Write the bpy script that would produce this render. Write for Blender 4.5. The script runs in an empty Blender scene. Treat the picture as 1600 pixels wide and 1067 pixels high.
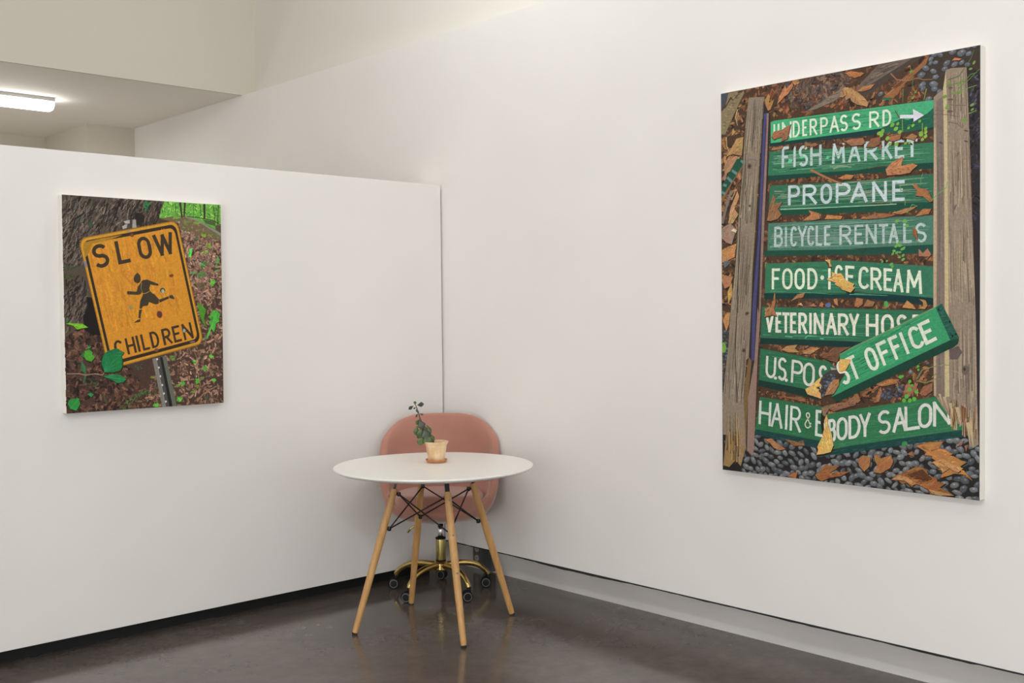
import bpy, bmesh, math, random
from mathutils import Vector, Matrix

C = bpy.context.scene.collection
S = bpy.context.scene
PI = math.pi

# ------------------------------------------------------------------ camera
cam_d = bpy.data.cameras.new('camera'); cam = bpy.data.objects.new('camera', cam_d); C.objects.link(cam)
cam_d.sensor_width = 36.0; cam_d.sensor_fit = 'HORIZONTAL'
cam_d.lens = 36.0 * 1696.17 / 1600.0
cam_d.clip_start = 0.05; cam_d.clip_end = 60
yaw, pitch, roll = 0.74538, 0.026676, -0.009945
F = Vector((math.sin(yaw)*math.cos(pitch), math.cos(yaw)*math.cos(pitch), -math.sin(pitch)))
R0 = Vector((math.cos(yaw), -math.sin(yaw), 0)); U0 = R0.cross(F)
Rv = R0*math.cos(roll) + U0*math.sin(roll); Uv = Rv.cross(F)
M = Matrix((Rv, Uv, -F)).transposed().to_4x4(); M.translation = Vector((-3.70726, -4.5589, 1.4138))
cam.matrix_world = M
S.camera = cam

# ------------------------------------------------------------------ view, world
S.view_settings.view_transform = 'Standard'; S.view_settings.look = 'None'
S.view_settings.gamma = 1.0; S.view_settings.use_curve_mapping = False
S.view_settings.exposure = -0.07
S.cycles.use_denoising = True
S.cycles.max_bounces = 10; S.cycles.diffuse_bounces = 6
S.cycles.sample_clamp_indirect = 6.0
w = bpy.data.worlds.new('world'); S.world = w; w.use_nodes = True
w.node_tree.nodes['Background'].inputs[0].default_value = (0.80, 0.88, 1.0, 1)
w.node_tree.nodes['Background'].inputs[1].default_value = 0.6

def area(name, loc, sx, sy, power, col, rot, spread=180):
    d = bpy.data.lights.new(name, 'AREA'); d.shape = 'RECTANGLE'; d.size = sx; d.size_y = sy
    d.energy = power; d.color = col; d.spread = math.radians(spread)
    o = bpy.data.objects.new(name, d); C.objects.link(o); o.location = loc; o.rotation_euler = rot
    return o
# fill through two added unseen windows, and the lamps hanging in the tall room
area('added_window_fill', (-0.6, -8.7, 1.75), 6.0, 2.3, 48, (0.975, 0.985, 0.995), (PI/2, 0, 0))
area('added_window_fill', (-6.85, -4.6, 1.25), 3.2, 1.9, 118, (0.975, 0.985, 0.995), (PI/2, 0, -PI/2))  # added left window, brightens the curb and lower wall
def point(loc, power, col, rad):
    d = bpy.data.lights.new('lamp_and_fill', 'POINT'); d.energy = power; d.color = col; d.shadow_soft_size = rad
    o = bpy.data.objects.new('lamp_and_fill', d); C.objects.link(o); o.location = loc
for lx, ly, lz, pw in [(-5.0, -7.0, 3.8, 92), (-5.0, -5.0, 3.8, 94), (-5.0, -3.2, 3.8, 44), (-2.0, -5.2, 3.9, 16), (-2.0, -3.2, 3.9, 14), (-1.05, -0.65, 3.85, 30)]:  # the weak middle pair is added fill for the partition and upper wall
    point((lx, ly, lz), pw, (0.955, 0.985, 1.015), 0.06 if lx > -1.5 else 0.13)
# the strip in view under the low ceiling, then unseen fill points added behind the partition
area('lamp_and_fill', (-1.57, 3.10, 2.815), 1.22, 0.08, 9, (1.0, 0.985, 0.95), (0, 0, 0))
for lx, pw in ((-2.0, 15), (-4.5, 20)): point((lx, 3.4, 1.5), pw, (1.0, 0.965, 0.90), 0.15)  # added low down to lift the low ceiling, no fixture there

# ------------------------------------------------------------------ helpers
def lin(c):
    r = []
    for v in c[:3]:
        v = v/255.0
        r.append(v/12.92 if v <= 0.04045 else ((v+0.055)/1.055)**2.4)
    return tuple(r)

def mat(name, col, rough=0.5, metal=0.0, noise=None, bump=None, spec=0.5, sheen=0.0, coat=0.0, emit=None):
    m = bpy.data.materials.new(name); m.use_nodes = True
    nt = m.node_tree; b = nt.nodes['Principled BSDF']
    b.inputs['Base Color'].default_value = (*col, 1); b.inputs['Roughness'].default_value = rough
    b.inputs['Metallic'].default_value = metal; b.inputs['Specular IOR Level'].default_value = spec
    b.inputs['Sheen Weight'].default_value = sheen; b.inputs['Coat Weight'].default_value = coat
    if emit:
        b.inputs['Emission Color'].default_value = (*emit[0], 1); b.inputs['Emission Strength'].default_value = emit[1]
    tc = nt.nodes.new('ShaderNodeTexCoord')
    if noise:   # (scale vec, detail, colour a, colour b, lo, hi)
        sc, det, ca, cb, lo, hi = noise
        mp = nt.nodes.new('ShaderNodeMapping'); mp.inputs['Scale'].default_value = sc
        n = nt.nodes.new('ShaderNodeTexNoise'); n.inputs['Detail'].default_value = det; n.inputs['Scale'].default_value = 1.0
        r = nt.nodes.new('ShaderNodeValToRGB')
        r.color_ramp.elements[0].position = lo; r.color_ramp.elements[0].color = (*ca, 1)
        r.color_ramp.elements[1].position = hi; r.color_ramp.elements[1].color = (*cb, 1)
        L = nt.links.new
        L(tc.outputs['Object'], mp.inputs['Vector']); L(mp.outputs[0], n.inputs['Vector']); L(n.outputs['Fac'], r.inputs[0]); L(r.outputs[0], b.inputs['Base Color'])
    if bump:    # (scale vec, strength, distance)
        mp = nt.nodes.new('ShaderNodeMapping'); mp.inputs['Scale'].default_value = bump[0]
        n = nt.nodes.new('ShaderNodeTexNoise'); n.inputs['Detail'].default_value = 4; n.inputs['Scale'].default_value = 1.0
        bp = nt.nodes.new('ShaderNodeBump'); bp.inputs['Strength'].default_value = bump[1]; bp.inputs['Distance'].default_value = bump[2]
        L = nt.links.new
        L(tc.outputs['Object'], mp.inputs['Vector']); L(mp.outputs[0], n.inputs['Vector']); L(n.outputs['Fac'], bp.inputs['Height']); L(bp.outputs[0], b.inputs['Normal'])
    return m

def obj(name, bm, m, parent=None, smooth=False, bevel=0, bseg=2):
    me = bpy.data.meshes.new(name)
    bmesh.ops.recalc_face_normals(bm, faces=bm.faces[:])
    bm.to_mesh(me); bm.free()
    if smooth:
        for p in me.polygons: p.use_smooth = True
    o = bpy.data.objects.new(name, me); C.objects.link(o)
    if m: me.materials.append(m)
    if parent: o.parent = parent
    if bevel:
        md = o.modifiers.new('bevel', 'BEVEL'); md.width = bevel; md.segments = bseg; md.limit_method = 'ANGLE'
    return o

def auto_smooth(o, deg=40):
    for p in o.data.polygons: p.use_smooth = True
    es = o.data
    try: es.set_sharp_from_angle(angle=math.radians(deg))
    except Exception: pass

def bx(bm, x0, x1, y0, y1, z0, z1):
    vs = [bm.verts.new((x, y, z)) for x in (x0, x1) for y in (y0, y1) for z in (z0, z1)]
    for f in ((0,1,3,2),(4,6,7,5),(0,4,5,1),(2,3,7,6),(0,2,6,4),(1,5,7,3)): bm.faces.new([vs[i] for i in f])
    return bm
def box(x0, x1, y0, y1, z0, z1): return bx(bmesh.new(), x0, x1, y0, y1, z0, z1)

def tube(bm, pts, rad, seg=12, cap=True):
    """a round bar through pts; rad is one radius or one per point"""
    pts = [Vector(p) for p in pts]; n = len(pts)
    if not isinstance(rad, (list, tuple)): rad = [rad]*n
    rings = []; ref = None
    for i, p in enumerate(pts):
        t = (pts[min(i+1, n-1)] - pts[max(i-1, 0)]).normalized()
        if ref is None:
            ref = Vector((0, 0, 1)) if abs(t.z) < 0.9 else Vector((1, 0, 0))
        u = (ref - t*ref.dot(t)).normalized(); v = t.cross(u); ref = u
        rings.append([bm.verts.new(p + (u*math.cos(2*PI*k/seg) + v*math.sin(2*PI*k/seg))*rad[i]) for k in range(seg)])
    for a, b in zip(rings, rings[1:]):
        for k in range(seg): bm.faces.new((a[k], a[(k+1) % seg], b[(k+1) % seg], b[k]))
    if cap: bm.faces.new(rings[0][::-1]); bm.faces.new(rings[-1])
    return bm

def lathe(bm, prof, seg=48, c=(0, 0, 0), axis=None):
    """surface of revolution about z (or about axis) through (r, z) pairs"""
    mt = Vector((0, 0, 1)).rotation_difference(Vector(axis)).to_matrix() if axis is not None else Matrix.Identity(3)
    c = Vector(c); rings = []
    for r, z in prof:
        if r < 1e-6: rings.append([bm.verts.new(c + mt @ Vector((0, 0, z)))])
        else: rings.append([bm.verts.new(c + mt @ Vector((r*math.cos(2*PI*k/seg), r*math.sin(2*PI*k/seg), z))) for k in range(seg)])
    for a, b in zip(rings, rings[1:]):
        for k in range(seg):
            k2 = (k+1) % seg
            if len(a) == 1 and len(b) == 1: continue
            if len(a) == 1: bm.faces.new((a[0], b[k], b[k2]))
            elif len(b) == 1: bm.faces.new((a[k], a[k2], b[0]))
            else: bm.faces.new((a[k], a[k2], b[k2], b[k]))
    return bm

def tag(o, label, cat, group=None):
    o['label'] = label; o['category'] = cat
    if group: o['group'] = group
    return o
def thing(name, label, cat, loc=(0, 0, 0), rz=0):
    o = bpy.data.objects.new(name, None); C.objects.link(o); o.location = loc; o.rotation_euler = (0, 0, rz)
    o.empty_display_size = 0.1
    return tag(o, label, cat)
def struct(name, bm, m, label=None, **k):
    o = obj(name, bm, m, **k); o['kind'] = 'structure'
    if label: o['label'] = label
    return o

# ------------------------------------------------------------------ materials
WALL = lin((234, 231, 227))
m_wall = mat('white_wall_paint', WALL, 0.75, noise=((1.1, 1.1, 1.1), 3, lin((231, 228, 224)), lin((236, 233, 229)), 0.3, 0.7), bump=((90, 90, 90), 0.05, 0.002), spec=0.3)
m_part = mat('partition_paint', WALL, 0.42, noise=((1.3, 1.3, 1.3), 3, lin((230, 227, 223)), lin((235, 232, 228)), 0.3, 0.7), bump=((70, 70, 70), 0.05, 0.002), spec=0.35)
m_upper = mat('dimmed_upper_paint', lin((212, 206, 194)), 0.85, spec=0.2, bump=((30, 30, 30), 0.04, 0.002))  # warm paint, darkened to stand in for weaker light on the beam
m_wall2 = mat('upper_white_paint', lin((228, 224, 216)), 0.8, spec=0.3, bump=((60, 60, 60), 0.04, 0.002))
m_ceil = mat('ceiling_paint', lin((240, 236, 229)), 0.9, spec=0.2)
m_curb = mat('curb_paint', lin((208, 205, 200)), 0.55, noise=((4, 1.5, 6), 5, lin((222, 218, 213)), lin((238, 234, 229)), 0.3, 0.7), bump=((20, 14, 20), 0.25, 0.004))
m_black = mat('black_gap_shade', (0.008, 0.008, 0.008), 0.6)  # black put in for the shade in the gap under the partition
m_gap = mat('torn_dark_edge', (0.02, 0.018, 0.016), 0.8)
m_glass = mat('window_glass', (0.9, 0.95, 1.0), 0.05); m_glass.node_tree.nodes['Principled BSDF'].inputs['Transmission Weight'].default_value = 1.0
m_frame = mat('dark_window_metal', (0.05, 0.05, 0.05), 0.4, 0.6)

# polished concrete: mottled colour and uneven polish
m_floor = mat('polished_concrete', (0.06, 0.055, 0.05), 0.2, spec=0.5)
nt = m_floor.node_tree; b = nt.nodes['Principled BSDF']; L = nt.links.new
tcn = nt.nodes.new('ShaderNodeTexCoord')
def noise_node(scale, det, rough=0.55, dist=0.0):
    n = nt.nodes.new('ShaderNodeTexNoise'); n.inputs['Scale'].default_value = scale; n.inputs['Detail'].default_value = det
    n.inputs['Roughness'].default_value = rough; n.inputs['Distortion'].default_value = dist; L(tcn.outputs['Object'], n.inputs['Vector']); return n
def ramp(src, stops):
    r = nt.nodes.new('ShaderNodeValToRGB')
    while len(r.color_ramp.elements) < len(stops): r.color_ramp.elements.new(0.5)
    for e, (p, c) in zip(r.color_ramp.elements, stops): e.position = p; e.color = (*c, 1)
    L(src, r.inputs[0]); return r
n1 = noise_node(1.6, 6, 0.6, 0.6); n2 = noise_node(14, 5, 0.7); n3 = noise_node(2.4, 4, 0.5, 1.0)
r1 = ramp(n1.outputs['Fac'], [(0.3, lin((90, 83, 78))), (0.55, lin((101, 93, 87))), (0.75, lin((112, 104, 98)))])
r2 = ramp(n2.outputs['Fac'], [(0.35, (0.82, 0.82, 0.82)), (0.7, (1.06, 1.06, 1.06))])
mx = nt.nodes.new('ShaderNodeMix'); mx.data_type = 'RGBA'; mx.blend_type = 'MULTIPLY'; mx.inputs[0].default_value = 1.0
L(r1.outputs[0], mx.inputs[6]); L(r2.outputs[0], mx.inputs[7]); L(mx.outputs[2], b.inputs['Base Color'])
r3 = ramp(n3.outputs['Fac'], [(0.3, (0.10, 0.10, 0.10)), (0.7, (0.20, 0.20, 0.20))]); L(r3.outputs[0], b.inputs['Roughness'])
bp = nt.nodes.new('ShaderNodeBump'); bp.inputs['Strength'].default_value = 0.03; bp.inputs['Distance'].default_value = 0.01
L(n1.outputs['Fac'], bp.inputs['Height']); L(bp.outputs[0], b.inputs['Normal'])

# ------------------------------------------------------------------ the setting
struct('floor', box(-7, 4.2, -9, 5.2, -0.1, 0), m_floor, 'dark polished concrete floor')
struct('wall_right', box(0, 0.45, -3.9, 4.9, 0.181, 2.911), m_wall, 'long white wall on the right, floating above a low curb')
struct('wall_right_upper', box(0.1, 0.45, -3.9, 2.14, 2.911, 4.3), m_wall2, 'set-back upper part of the right wall')
struct('baseboard_right', box(0.196, 0.45, -3.9, 4.9, 0, 0.181), m_curb, 'grey white concrete curb under the right wall')
# torn, dark bottom edge of the wall board
rnd = random.Random(5)
bm = bmesh.new(); ys = [0.0 - 0.03*i for i in range(131)]; lo = []; hi = []
for y in ys:
    k = 0.0022 + 0.0016*rnd.random()
    if -1.35 < y < -0.6: k += 0.006*max(0, math.sin((y+1.35)/0.75*PI)) + 0.002*rnd.random()
    if -2.9 < y < -1.7: k += 0.003*abs(math.sin(y*5))
    lo.append((y, 0.181 - k)); hi.append((y, 0.1835))
va = [[bm.verts.new((x, y, z)) for (y, z) in row] for x in (-0.0012, 0.012) for row in (lo, hi)]
for i in range(len(ys)-1):
    bm.faces.new((va[0][i], va[0][i+1], va[1][i+1], va[1][i])); bm.faces.new((va[2][i+1], va[2][i], va[3][i], va[3][i+1]))
    bm.faces.new((va[0][i+1], va[0][i], va[2][i], va[2][i+1])); bm.faces.new((va[1][i], va[1][i+1], va[3][i+1], va[3][i]))
struct('trim_1', bm, m_gap, 'dark torn bottom edge of the right wall')
p = struct('wall_partition', box(-5.2, -0.012, 0, 0.2, 0.076, 2.101), m_part, 'freestanding white partition wall', bevel=0.002)
struct('gap_shade_partition', box(-5.1, -0.03, 0.11, 0.19, 0, 0.076), m_black, 'black recessed strip standing in for the shaded gap under the partition')  # solid strip added where the gap lies in shade
struct('wall_beam', box(-7, 0.1, 2.14, 2.16, 2.911, 4.3), m_upper, 'wide drop beam across the back')
struct('ceiling_low', box(-7, 0.45, 2.16, 5.2, 2.911, 3.1), m_ceil, 'low ceiling behind the beam')
struct('ceiling', box(-7, 4.2, -9, 2.14, 4.3, 4.45), m_ceil, 'high ceiling of the front room')
struct('wall_column', box(-0.385, 0.0, 3.88, 4.9, 0, 2.911), m_upper, 'boxed column at the back of the right wall')
struct('wall_back', box(-7, 0.45, 4.76, 4.9, 0, 2.911), m_upper, 'far back wall')
bm = bmesh.new()
bx(bm, -7.15, -7, -9, -6.3, 0, 4.3); bx(bm, -7.15, -7, -2.9, 5.2, 0, 4.3); bx(bm, -7.15, -7, -6.3, -2.9, 2.3, 4.3); bx(bm, -7.15, -7, -6.3, -2.9, 0, 0.2)
struct('wall_left', bm, m_wall, 'left wall outside the picture')
struct('added_window_2', box(-7.09, -7.07, -6.3, -2.9, 0.2, 2.3), m_glass, 'added low glazed opening in the left wall')  # added out of view to let in low fill
struct('wall_return', box(0.45, 4.2, -3.9, -3.75, 0, 4.3), m_wall, 'wall returning to the side bay')
struct('wall_side', box(4.2, 4.35, -9, -3.75, 0, 4.3), m_wall, 'end wall of the side bay')
bm = bmesh.new()
bx(bm, -7, -3.7, -9.15, -9, 0, 4.3); bx(bm, 2.5, 4.2, -9.15, -9, 0, 4.3); bx(bm, -3.7, 2.5, -9.15, -9, 0, 0.5); bx(bm, -3.7, 2.5, -9.15, -9, 3.0, 4.3)
struct('wall_front', bm, m_wall, 'street wall with an added wide shop window')
wn = struct('added_window_1', box(-3.7, 2.5, -9.09, -9.07, 0.5, 3.0), m_glass, 'added wide shop window behind the camera')  # added out of view as a source of soft fill
bm = bmesh.new()
for x in (-3.7, -1.63, 0.43, 2.45): bx(bm, x, x+0.05, -9.12, -9.04, 0.5, 3.0)
for z in (0.5, 2.95): bx(bm, -3.7, 2.5, -9.12, -9.04, z, z+0.05)
obj('added_window_frame', bm, m_frame, wn)

# ------------------------------------------------------------------ lamps
m_house = mat('lamp_housing', lin((200, 198, 194)), 0.5)
m_dif = mat('lamp_diffuser', (0.9, 0.9, 0.88), 0.5, emit=((1.0, 0.985, 0.95), 14.0))
def strip_lamp(loc, rz, length, label, w=0.13):
    t = thing('strip_light', label, 'ceiling light', loc, rz)
    obj('housing', box(-length/2, length/2, -w/2, w/2, -0.026, 0), m_house, t, bevel=0.004)
    bm = bmesh.new()
    prof = [(-w*0.46, -0.026), (-w*0.48, -0.05), (-w*0.40, -0.072), (-w*0.2, -0.082), (w*0.2, -0.082), (w*0.40, -0.072), (w*0.48, -0.05), (w*0.46, -0.026)]
    a = [bm.verts.new((-length/2+0.004, y, z)) for y, z in prof]; c = [bm.verts.new((length/2-0.004, y, z)) for y, z in prof]
    for i in range(len(prof)): j = (i+1) % len(prof); bm.faces.new((a[i], a[j], c[j], c[i]))
    bm.faces.new(a); bm.faces.new(c[::-1])
    obj('diffuser', bm, m_dif, t, bevel=0.003)
    return t
strip_lamp((-1.555, 3.10, 2.911), 0, 1.25, 'glowing white strip light under the low ceiling behind the partition', 0.15)
ART_A=[
('p',0,(70,52,42),[1,899,712,900,708,-4,2,-1]),
('d',1,[(138,104,84),(160,122,100),(110,82,68),(176,138,114),(84,64,54),(148,110,92)],[508,796,709,760,708,-4,318,0,524,411],1100,(10,32),0.5),
('d',1,[(164,120,104),(144,104,90),(190,154,136),(122,90,80),(130,116,90)],[512,802,709,760,712,475,580,474],520,(9,24),0.62),
('d',1,[(86,58,46),(70,48,40),(50,34,30),(104,72,56),(40,28,26),(120,84,66)],[3,370,163,322,389,5,2,-1],620,(12,36),0.6),
('p',2,(96,160,58),[443,899,712,900,709,773,635,808,539,835,419,823,400,840]),
('d',3,[(130,200,70),(70,130,52),(160,220,90),(50,110,60),(110,190,76),(150,206,96)],[443,898,711,899,709,805,628,830,532,838,422,826],330,(6,18),0.35),
('p',4,(108,92,66),[419,820,492,838,539,839,621,811,709,764,708,734,518,777,505,805,481,810]),
('l',5,(52,44,34),[515,899,523,828],9,6.75),
('l',5,(52,44,34),[538,900,532,835],9,6.75),
('l',5,(52,44,34),[630,898,630,830],11,8.25),
('l',5,(52,44,34),[609,897,612,852],4,3.0),
('l',5,(52,44,34),[675,891,681,804],4,3.0),
('l',5,(52,44,34),[699,898,693,804],5,3.75),
('l',5,(52,44,34),[493,890,495,839],3,2.25),
('l',5,(52,44,34),[578,896,578,841],2,1.5),
('l',6,(130,128,118),[539,835,587,824,621,809,656,791,709,764],5,12),
('l',6,(60,52,40),[546,837,601,835,670,826,710,808],4,4),
('p',5,(86,66,56),[681,804,710,808,709,773,684,784]),
('p',5,(70,86,54),[622,827,677,823,680,801,635,811]),
('d',5,[(116,150,56),(86,110,56),(150,116,90),(176,140,116)],[482,826,532,835,621,808,705,759,704,733,518,771],70,(6,16),0.35),
('k',7,(86,196,76),[560,686],11.6,25.6,15),
('k',7,(122,160,50),[624,759],13.6,8.6,15),
('k',7,(120,150,56),[655,757],10.5,6.4,15),
('k',7,(118,160,50),[647,709],15.4,10.9,15),
('k',7,(124,166,56),[629,679],19.2,7.0,15),
('k',7,(80,140,66),[621,627],18.7,14.4,15),
('k',7,(86,140,70),[688,648],14.0,13.2,15),
('k',7,(92,170,80),[684,619],8.4,6.4,15),
('k',7,(86,96,70),[587,739],14.0,12.8,15),
('k',7,(92,120,56),[546,812],17.0,8.1,15),
('k',7,(122,150,60),[590,811],17.5,6.4,15),
('k',7,(110,160,56),[495,830],20.4,5.6,15),
('k',7,(190,180,176),[508,810],6.6,3.1,15),
('k',7,(92,170,50),[665,549],16.1,11.2,5),
('k',7,(92,166,50),[660,536],9.1,8.3,5),
('k',7,(92,140,72),[610,582],28.0,12.8,5),
('k',7,(90,130,76),[569,591],17.0,8.3,5),
('k',7,(100,136,80),[684,598],15.8,5.9,5),
('k',7,(96,86,60),[606,532],23.8,12.8,5),
('p',3,(78,66,56),[1,899,442,898,433,877,424,854,416,829,415,791,114,474,76,354,43,343,2,311]),
('q',4,[(104,90,80),(116,102,92),(60,50,42),(44,36,30),(90,78,68),(70,60,50),(84,72,70)],[5,892,334,898,342,816,190,741,74,713,108,612,2,610],620,(10,34),58),
('q',4,[(100,86,76),(60,50,42),(44,36,30),(84,72,64)],[336,893,437,896,419,842,408,797,334,784],160,(8,26),66),
('q',4,[(96,84,74),(108,94,84),(56,46,38),(40,32,28)],[5,544,80,563,103,480,74,384,5,332],200,(10,34),64),
('d',5,[(62,74,40),(54,70,38),(72,80,50)],[4,615,55,613,48,563,5,544],40,(8,20),0.5),
('e',5,(60,74,56),[79,799],12.0,18.0,20),
('e',5,(58,74,56),[112,789],13.2,21.0,20),
('p',4,(74,78,80),[21,890,46,892,66,852,56,842,36,868]),
('l',6,(34,28,24),[334,898,298,838,285,810],7,3),
('l',6,(34,28,24),[192,874,173,813,141,751],7,3),
('l',6,(34,28,24),[95,830,53,801,37,735,24,699],7,3),
('l',6,(34,28,24),[242,883,222,822,196,766],7,3),
('p',6,(22,18,17),[94,480,118,477,157,317,114,324,82,342,77,396,96,444]),
('p',6,(36,30,24),[311,842,335,840,354,826,332,790,303,783]),
('k',7,(30,120,64),[365,882],16.0,10.5,-10),
('k',7,(26,110,58),[358,860],9.9,10.5,-20),
('l',6,(44,36,30),[80,846,85,854,93,860,94,870,103,874,109,882,116,889],3.2660603827183596,0.9798181148155078),
('l',6,(124,110,100),[72,848,72,856,73,863,73,871,78,877,83,883,85,891],2.654298946529635,0.7962896839588904),
('l',6,(44,36,30),[34,782,42,792,43,804,45,815,45,827,47,839,57,846],3.711160696963138,1.1133482090889413),
('l',6,(134,120,110),[26,784,33,792,38,800,44,808,48,817,55,824,61,832],2.7794054755576716,0.8338216426673014),
('l',6,(52,44,38),[33,800,42,812,42,826,53,837,61,850,72,860,78,875],5.591992332674267,1.6775976998022801),
('l',6,(112,98,88),[25,802,30,813,39,821,48,830,50,842,54,853,63,862],3.8673567024761564,1.1602070107428468),
('l',6,(44,36,30),[273,855,279,869,282,883,284,898,289,912,291,927,305,934],3.1027043176535125,0.9308112952960537),
('l',6,(112,98,88),[265,857,264,868,264,880,266,892,274,901,277,912,276,924],3.9380985880628714,1.1814295764188614),
('l',6,(44,36,30),[83,786,88,791,90,798,94,804,99,810,105,815,105,823],4.453299344921028,1.3359898034763085),
('l',6,(124,110,100),[75,788,77,793,80,799,81,804,84,810,87,815,90,820],2.1483488094473104,0.6445046428341931),
('l',6,(36,29,25),[18,754,21,762,26,770,29,778,35,784,38,792,43,800],5.606448709596913,1.681934612879074),
('l',6,(124,110,100),[11,756,16,761,20,766,23,773,23,780,26,786,31,791],3.2464492989277485,0.9739347896783245),
('l',6,(52,44,38),[282,831,284,838,286,845,287,852,291,859,297,864,302,869],6.85102086964107,2.055306260892321),
('l',6,(112,98,88),[274,833,277,838,279,844,279,849,282,854,285,860,289,864],4.311443428796819,1.2934330286390456),
('l',6,(44,36,30),[253,827,254,836,257,846,265,851,266,861,274,867,274,877],6.43443807873393,1.9303314236201787),
('l',6,(134,120,110),[245,829,250,835,256,841,262,847,267,852,270,860,277,865],2.41816403507912,0.725449210523736),
('l',6,(36,29,25),[194,833,197,843,197,852,203,860,206,870,211,878,211,888],4.524338450368579,1.3573015351105737),
('l',6,(124,110,100),[186,835,192,840,195,848,201,852,205,860,210,865,212,873],3.31602161451508,0.9948064843545239),
('l',6,(36,29,25),[31,749,43,757,51,769,60,780,65,794,75,804,86,813],4.38765048466806,1.316295145400418),
('l',6,(124,110,100),[24,751,22,762,23,774,28,784,26,794,30,805,32,816],2.237799176521492,0.6713397529564475),
('l',6,(52,44,38),[153,848,163,855,169,865,177,874,182,884,184,895,188,906],3.6512824945554416,1.0953847483666324),
('l',6,(112,98,88),[146,850,148,859,152,867,157,875,162,883,168,890,174,897],3.3623711859963583,1.0087113557989074),
('l',6,(52,44,38),[61,752,63,758,67,763,69,769,73,772,75,778,78,784],6.630548367299812,1.9891645101899436),
('l',6,(134,120,110),[54,754,57,758,58,763,62,766,66,769,70,772,71,776],2.3516689176055827,0.7055006752816748),
('l',6,(36,29,25),[285,824,296,830,300,841,302,853,310,861,318,870,328,878],5.483320113516987,1.644996034055096),
('l',6,(124,110,100),[277,826,278,835,280,844,280,853,287,860,290,869,295,877],3.309837064694467,0.99295111940834),
('l',6,(52,44,38),[307,857,309,870,312,882,313,894,316,906,316,918,325,928],5.98080671495712,1.7942420144871358),
('l',6,(134,120,110),[299,859,306,866,311,876,312,885,314,895,321,903,328,910],2.9190430348807688,0.8757129104642306),
('l',6,(52,44,38),[93,809,97,814,99,820,103,825,107,830,113,832,117,837],5.16079120214388,1.5482373606431639),
('l',6,(112,98,88),[86,811,87,816,89,820,93,824,96,828,99,832,98,837],3.576438824086713,1.072931647226014),
('l',6,(36,29,25),[246,850,252,856,256,864,260,872,264,880,268,887,276,891],6.791713268962042,2.0375139806886122),
('l',6,(112,98,88),[238,852,244,856,248,862,248,868,250,875,252,882,254,888],2.5137210531486014,0.7541163159445804),
('l',6,(44,36,30),[53,807,54,814,56,821,58,828,61,834,66,839,67,846],3.325230853556333,0.9975692560668998),
('l',6,(112,98,88),[45,809,49,813,52,818,57,822,61,826,66,829,71,832],2.4200867407659934,0.726026022229798),
('l',6,(36,29,25),[91,777,91,785,92,794,97,801,100,810,104,818,105,826],3.343279098173202,1.0029837294519606),
('l',6,(134,120,110),[83,779,83,786,85,792,86,799,90,806,95,811,97,818],4.49109796679947,1.3473293900398409),
('l',6,(44,36,30),[150,752,152,761,159,767,161,776,166,784,166,794,167,803],6.3273581533778405,1.898207446013352),
('l',6,(112,98,88),[142,754,143,761,148,766,153,772,157,779,162,784,161,792],3.5626359141199555,1.0687907742359866),
('l',6,(36,29,25),[105,802,110,816,114,830,117,845,125,857,134,869,145,880],3.7085423384162715,1.1125627015248813),
('l',6,(124,110,100),[97,804,101,815,101,826,101,838,101,850,109,858,117,868],3.7417760250820473,1.1225328075246142),
('l',6,(52,44,38),[309,871,314,883,318,895,328,904,337,914,344,925,356,931],3.9968477454829925,1.1990543236448976),
('l',6,(134,120,110),[301,873,306,882,308,892,308,902,309,912,313,922,320,930],3.885102493886429,1.1655307481659287),
('l',6,(44,36,30),[90,767,92,776,99,784,105,791,113,798,118,806,121,816],6.367630970763021,1.9102892912289062),
('l',6,(112,98,88),[82,769,89,774,88,782,94,787,100,792,105,798,105,806],3.5323068715311368,1.059692061459341),
('l',6,(36,29,25),[281,808,287,812,293,817,295,824,301,829,302,836,307,841],4.8225024810456,1.44675074431368),
('l',6,(124,110,100),[273,810,275,816,274,821,274,827,276,833,277,838,277,844],4.267544860882019,1.2802634582646057),
('l',6,(44,36,30),[87,787,85,798,94,807,95,818,104,826,114,834,122,843],6.080164599621432,1.8240493798864297),
('l',6,(112,98,88),[79,789,80,798,82,807,82,816,88,823,94,831,101,838],3.683012189409914,1.1049036568229742),
('l',6,(36,29,25),[173,797,180,804,185,813,190,821,196,829,196,838,195,847],6.353699536210573,1.9061098608631717),
('l',6,(124,110,100),[165,799,166,807,172,812,177,818,177,825,183,830,190,834],3.338935395853234,1.0016806187559701),
('l',6,(44,36,30),[297,809,302,813,303,819,306,825,310,830,317,834,319,840],5.876824760501583,1.7630474281504747),
('l',6,(134,120,110),[288,811,291,816,295,819,298,824,300,829,300,834,303,839],4.306910580624654,1.2920731741873963),
('l',6,(52,44,38),[168,842,172,853,178,863,187,872,191,883,195,894,204,902],5.396885097610384,1.619065529283115),
('l',6,(134,120,110),[160,843,164,852,172,858,179,865,183,873,188,882,189,891],3.849875195219638,1.1549625585658914),
('l',6,(36,29,25),[86,818,91,828,93,839,102,845,105,856,114,864,122,871],4.4632818272885935,1.338984548186578),
('l',6,(134,120,110),[78,820,81,828,83,837,91,841,92,850,95,858,100,866],4.095129937891581,1.2285389813674743),
('l',6,(44,36,30),[88,852,89,862,92,872,93,882,100,890,108,898,107,908],3.836430151540405,1.1509290454621215),
('l',6,(112,98,88),[80,854,87,859,92,865,100,870,105,877,106,885,112,891],3.5085590417227337,1.05256771251682),
('l',6,(36,29,25),[68,746,65,760,69,774,72,788,82,798,86,812,93,825],3.0423648622110284,0.9127094586633084),
('l',6,(124,110,100),[60,748,65,759,75,764,82,773,92,780,102,786,106,797],3.7309008082242627,1.1192702424672787),
('l',6,(36,29,25),[110,826,117,836,128,841,138,846,147,853,153,863,158,874],5.56462116906661,1.669386350719983),
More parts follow.
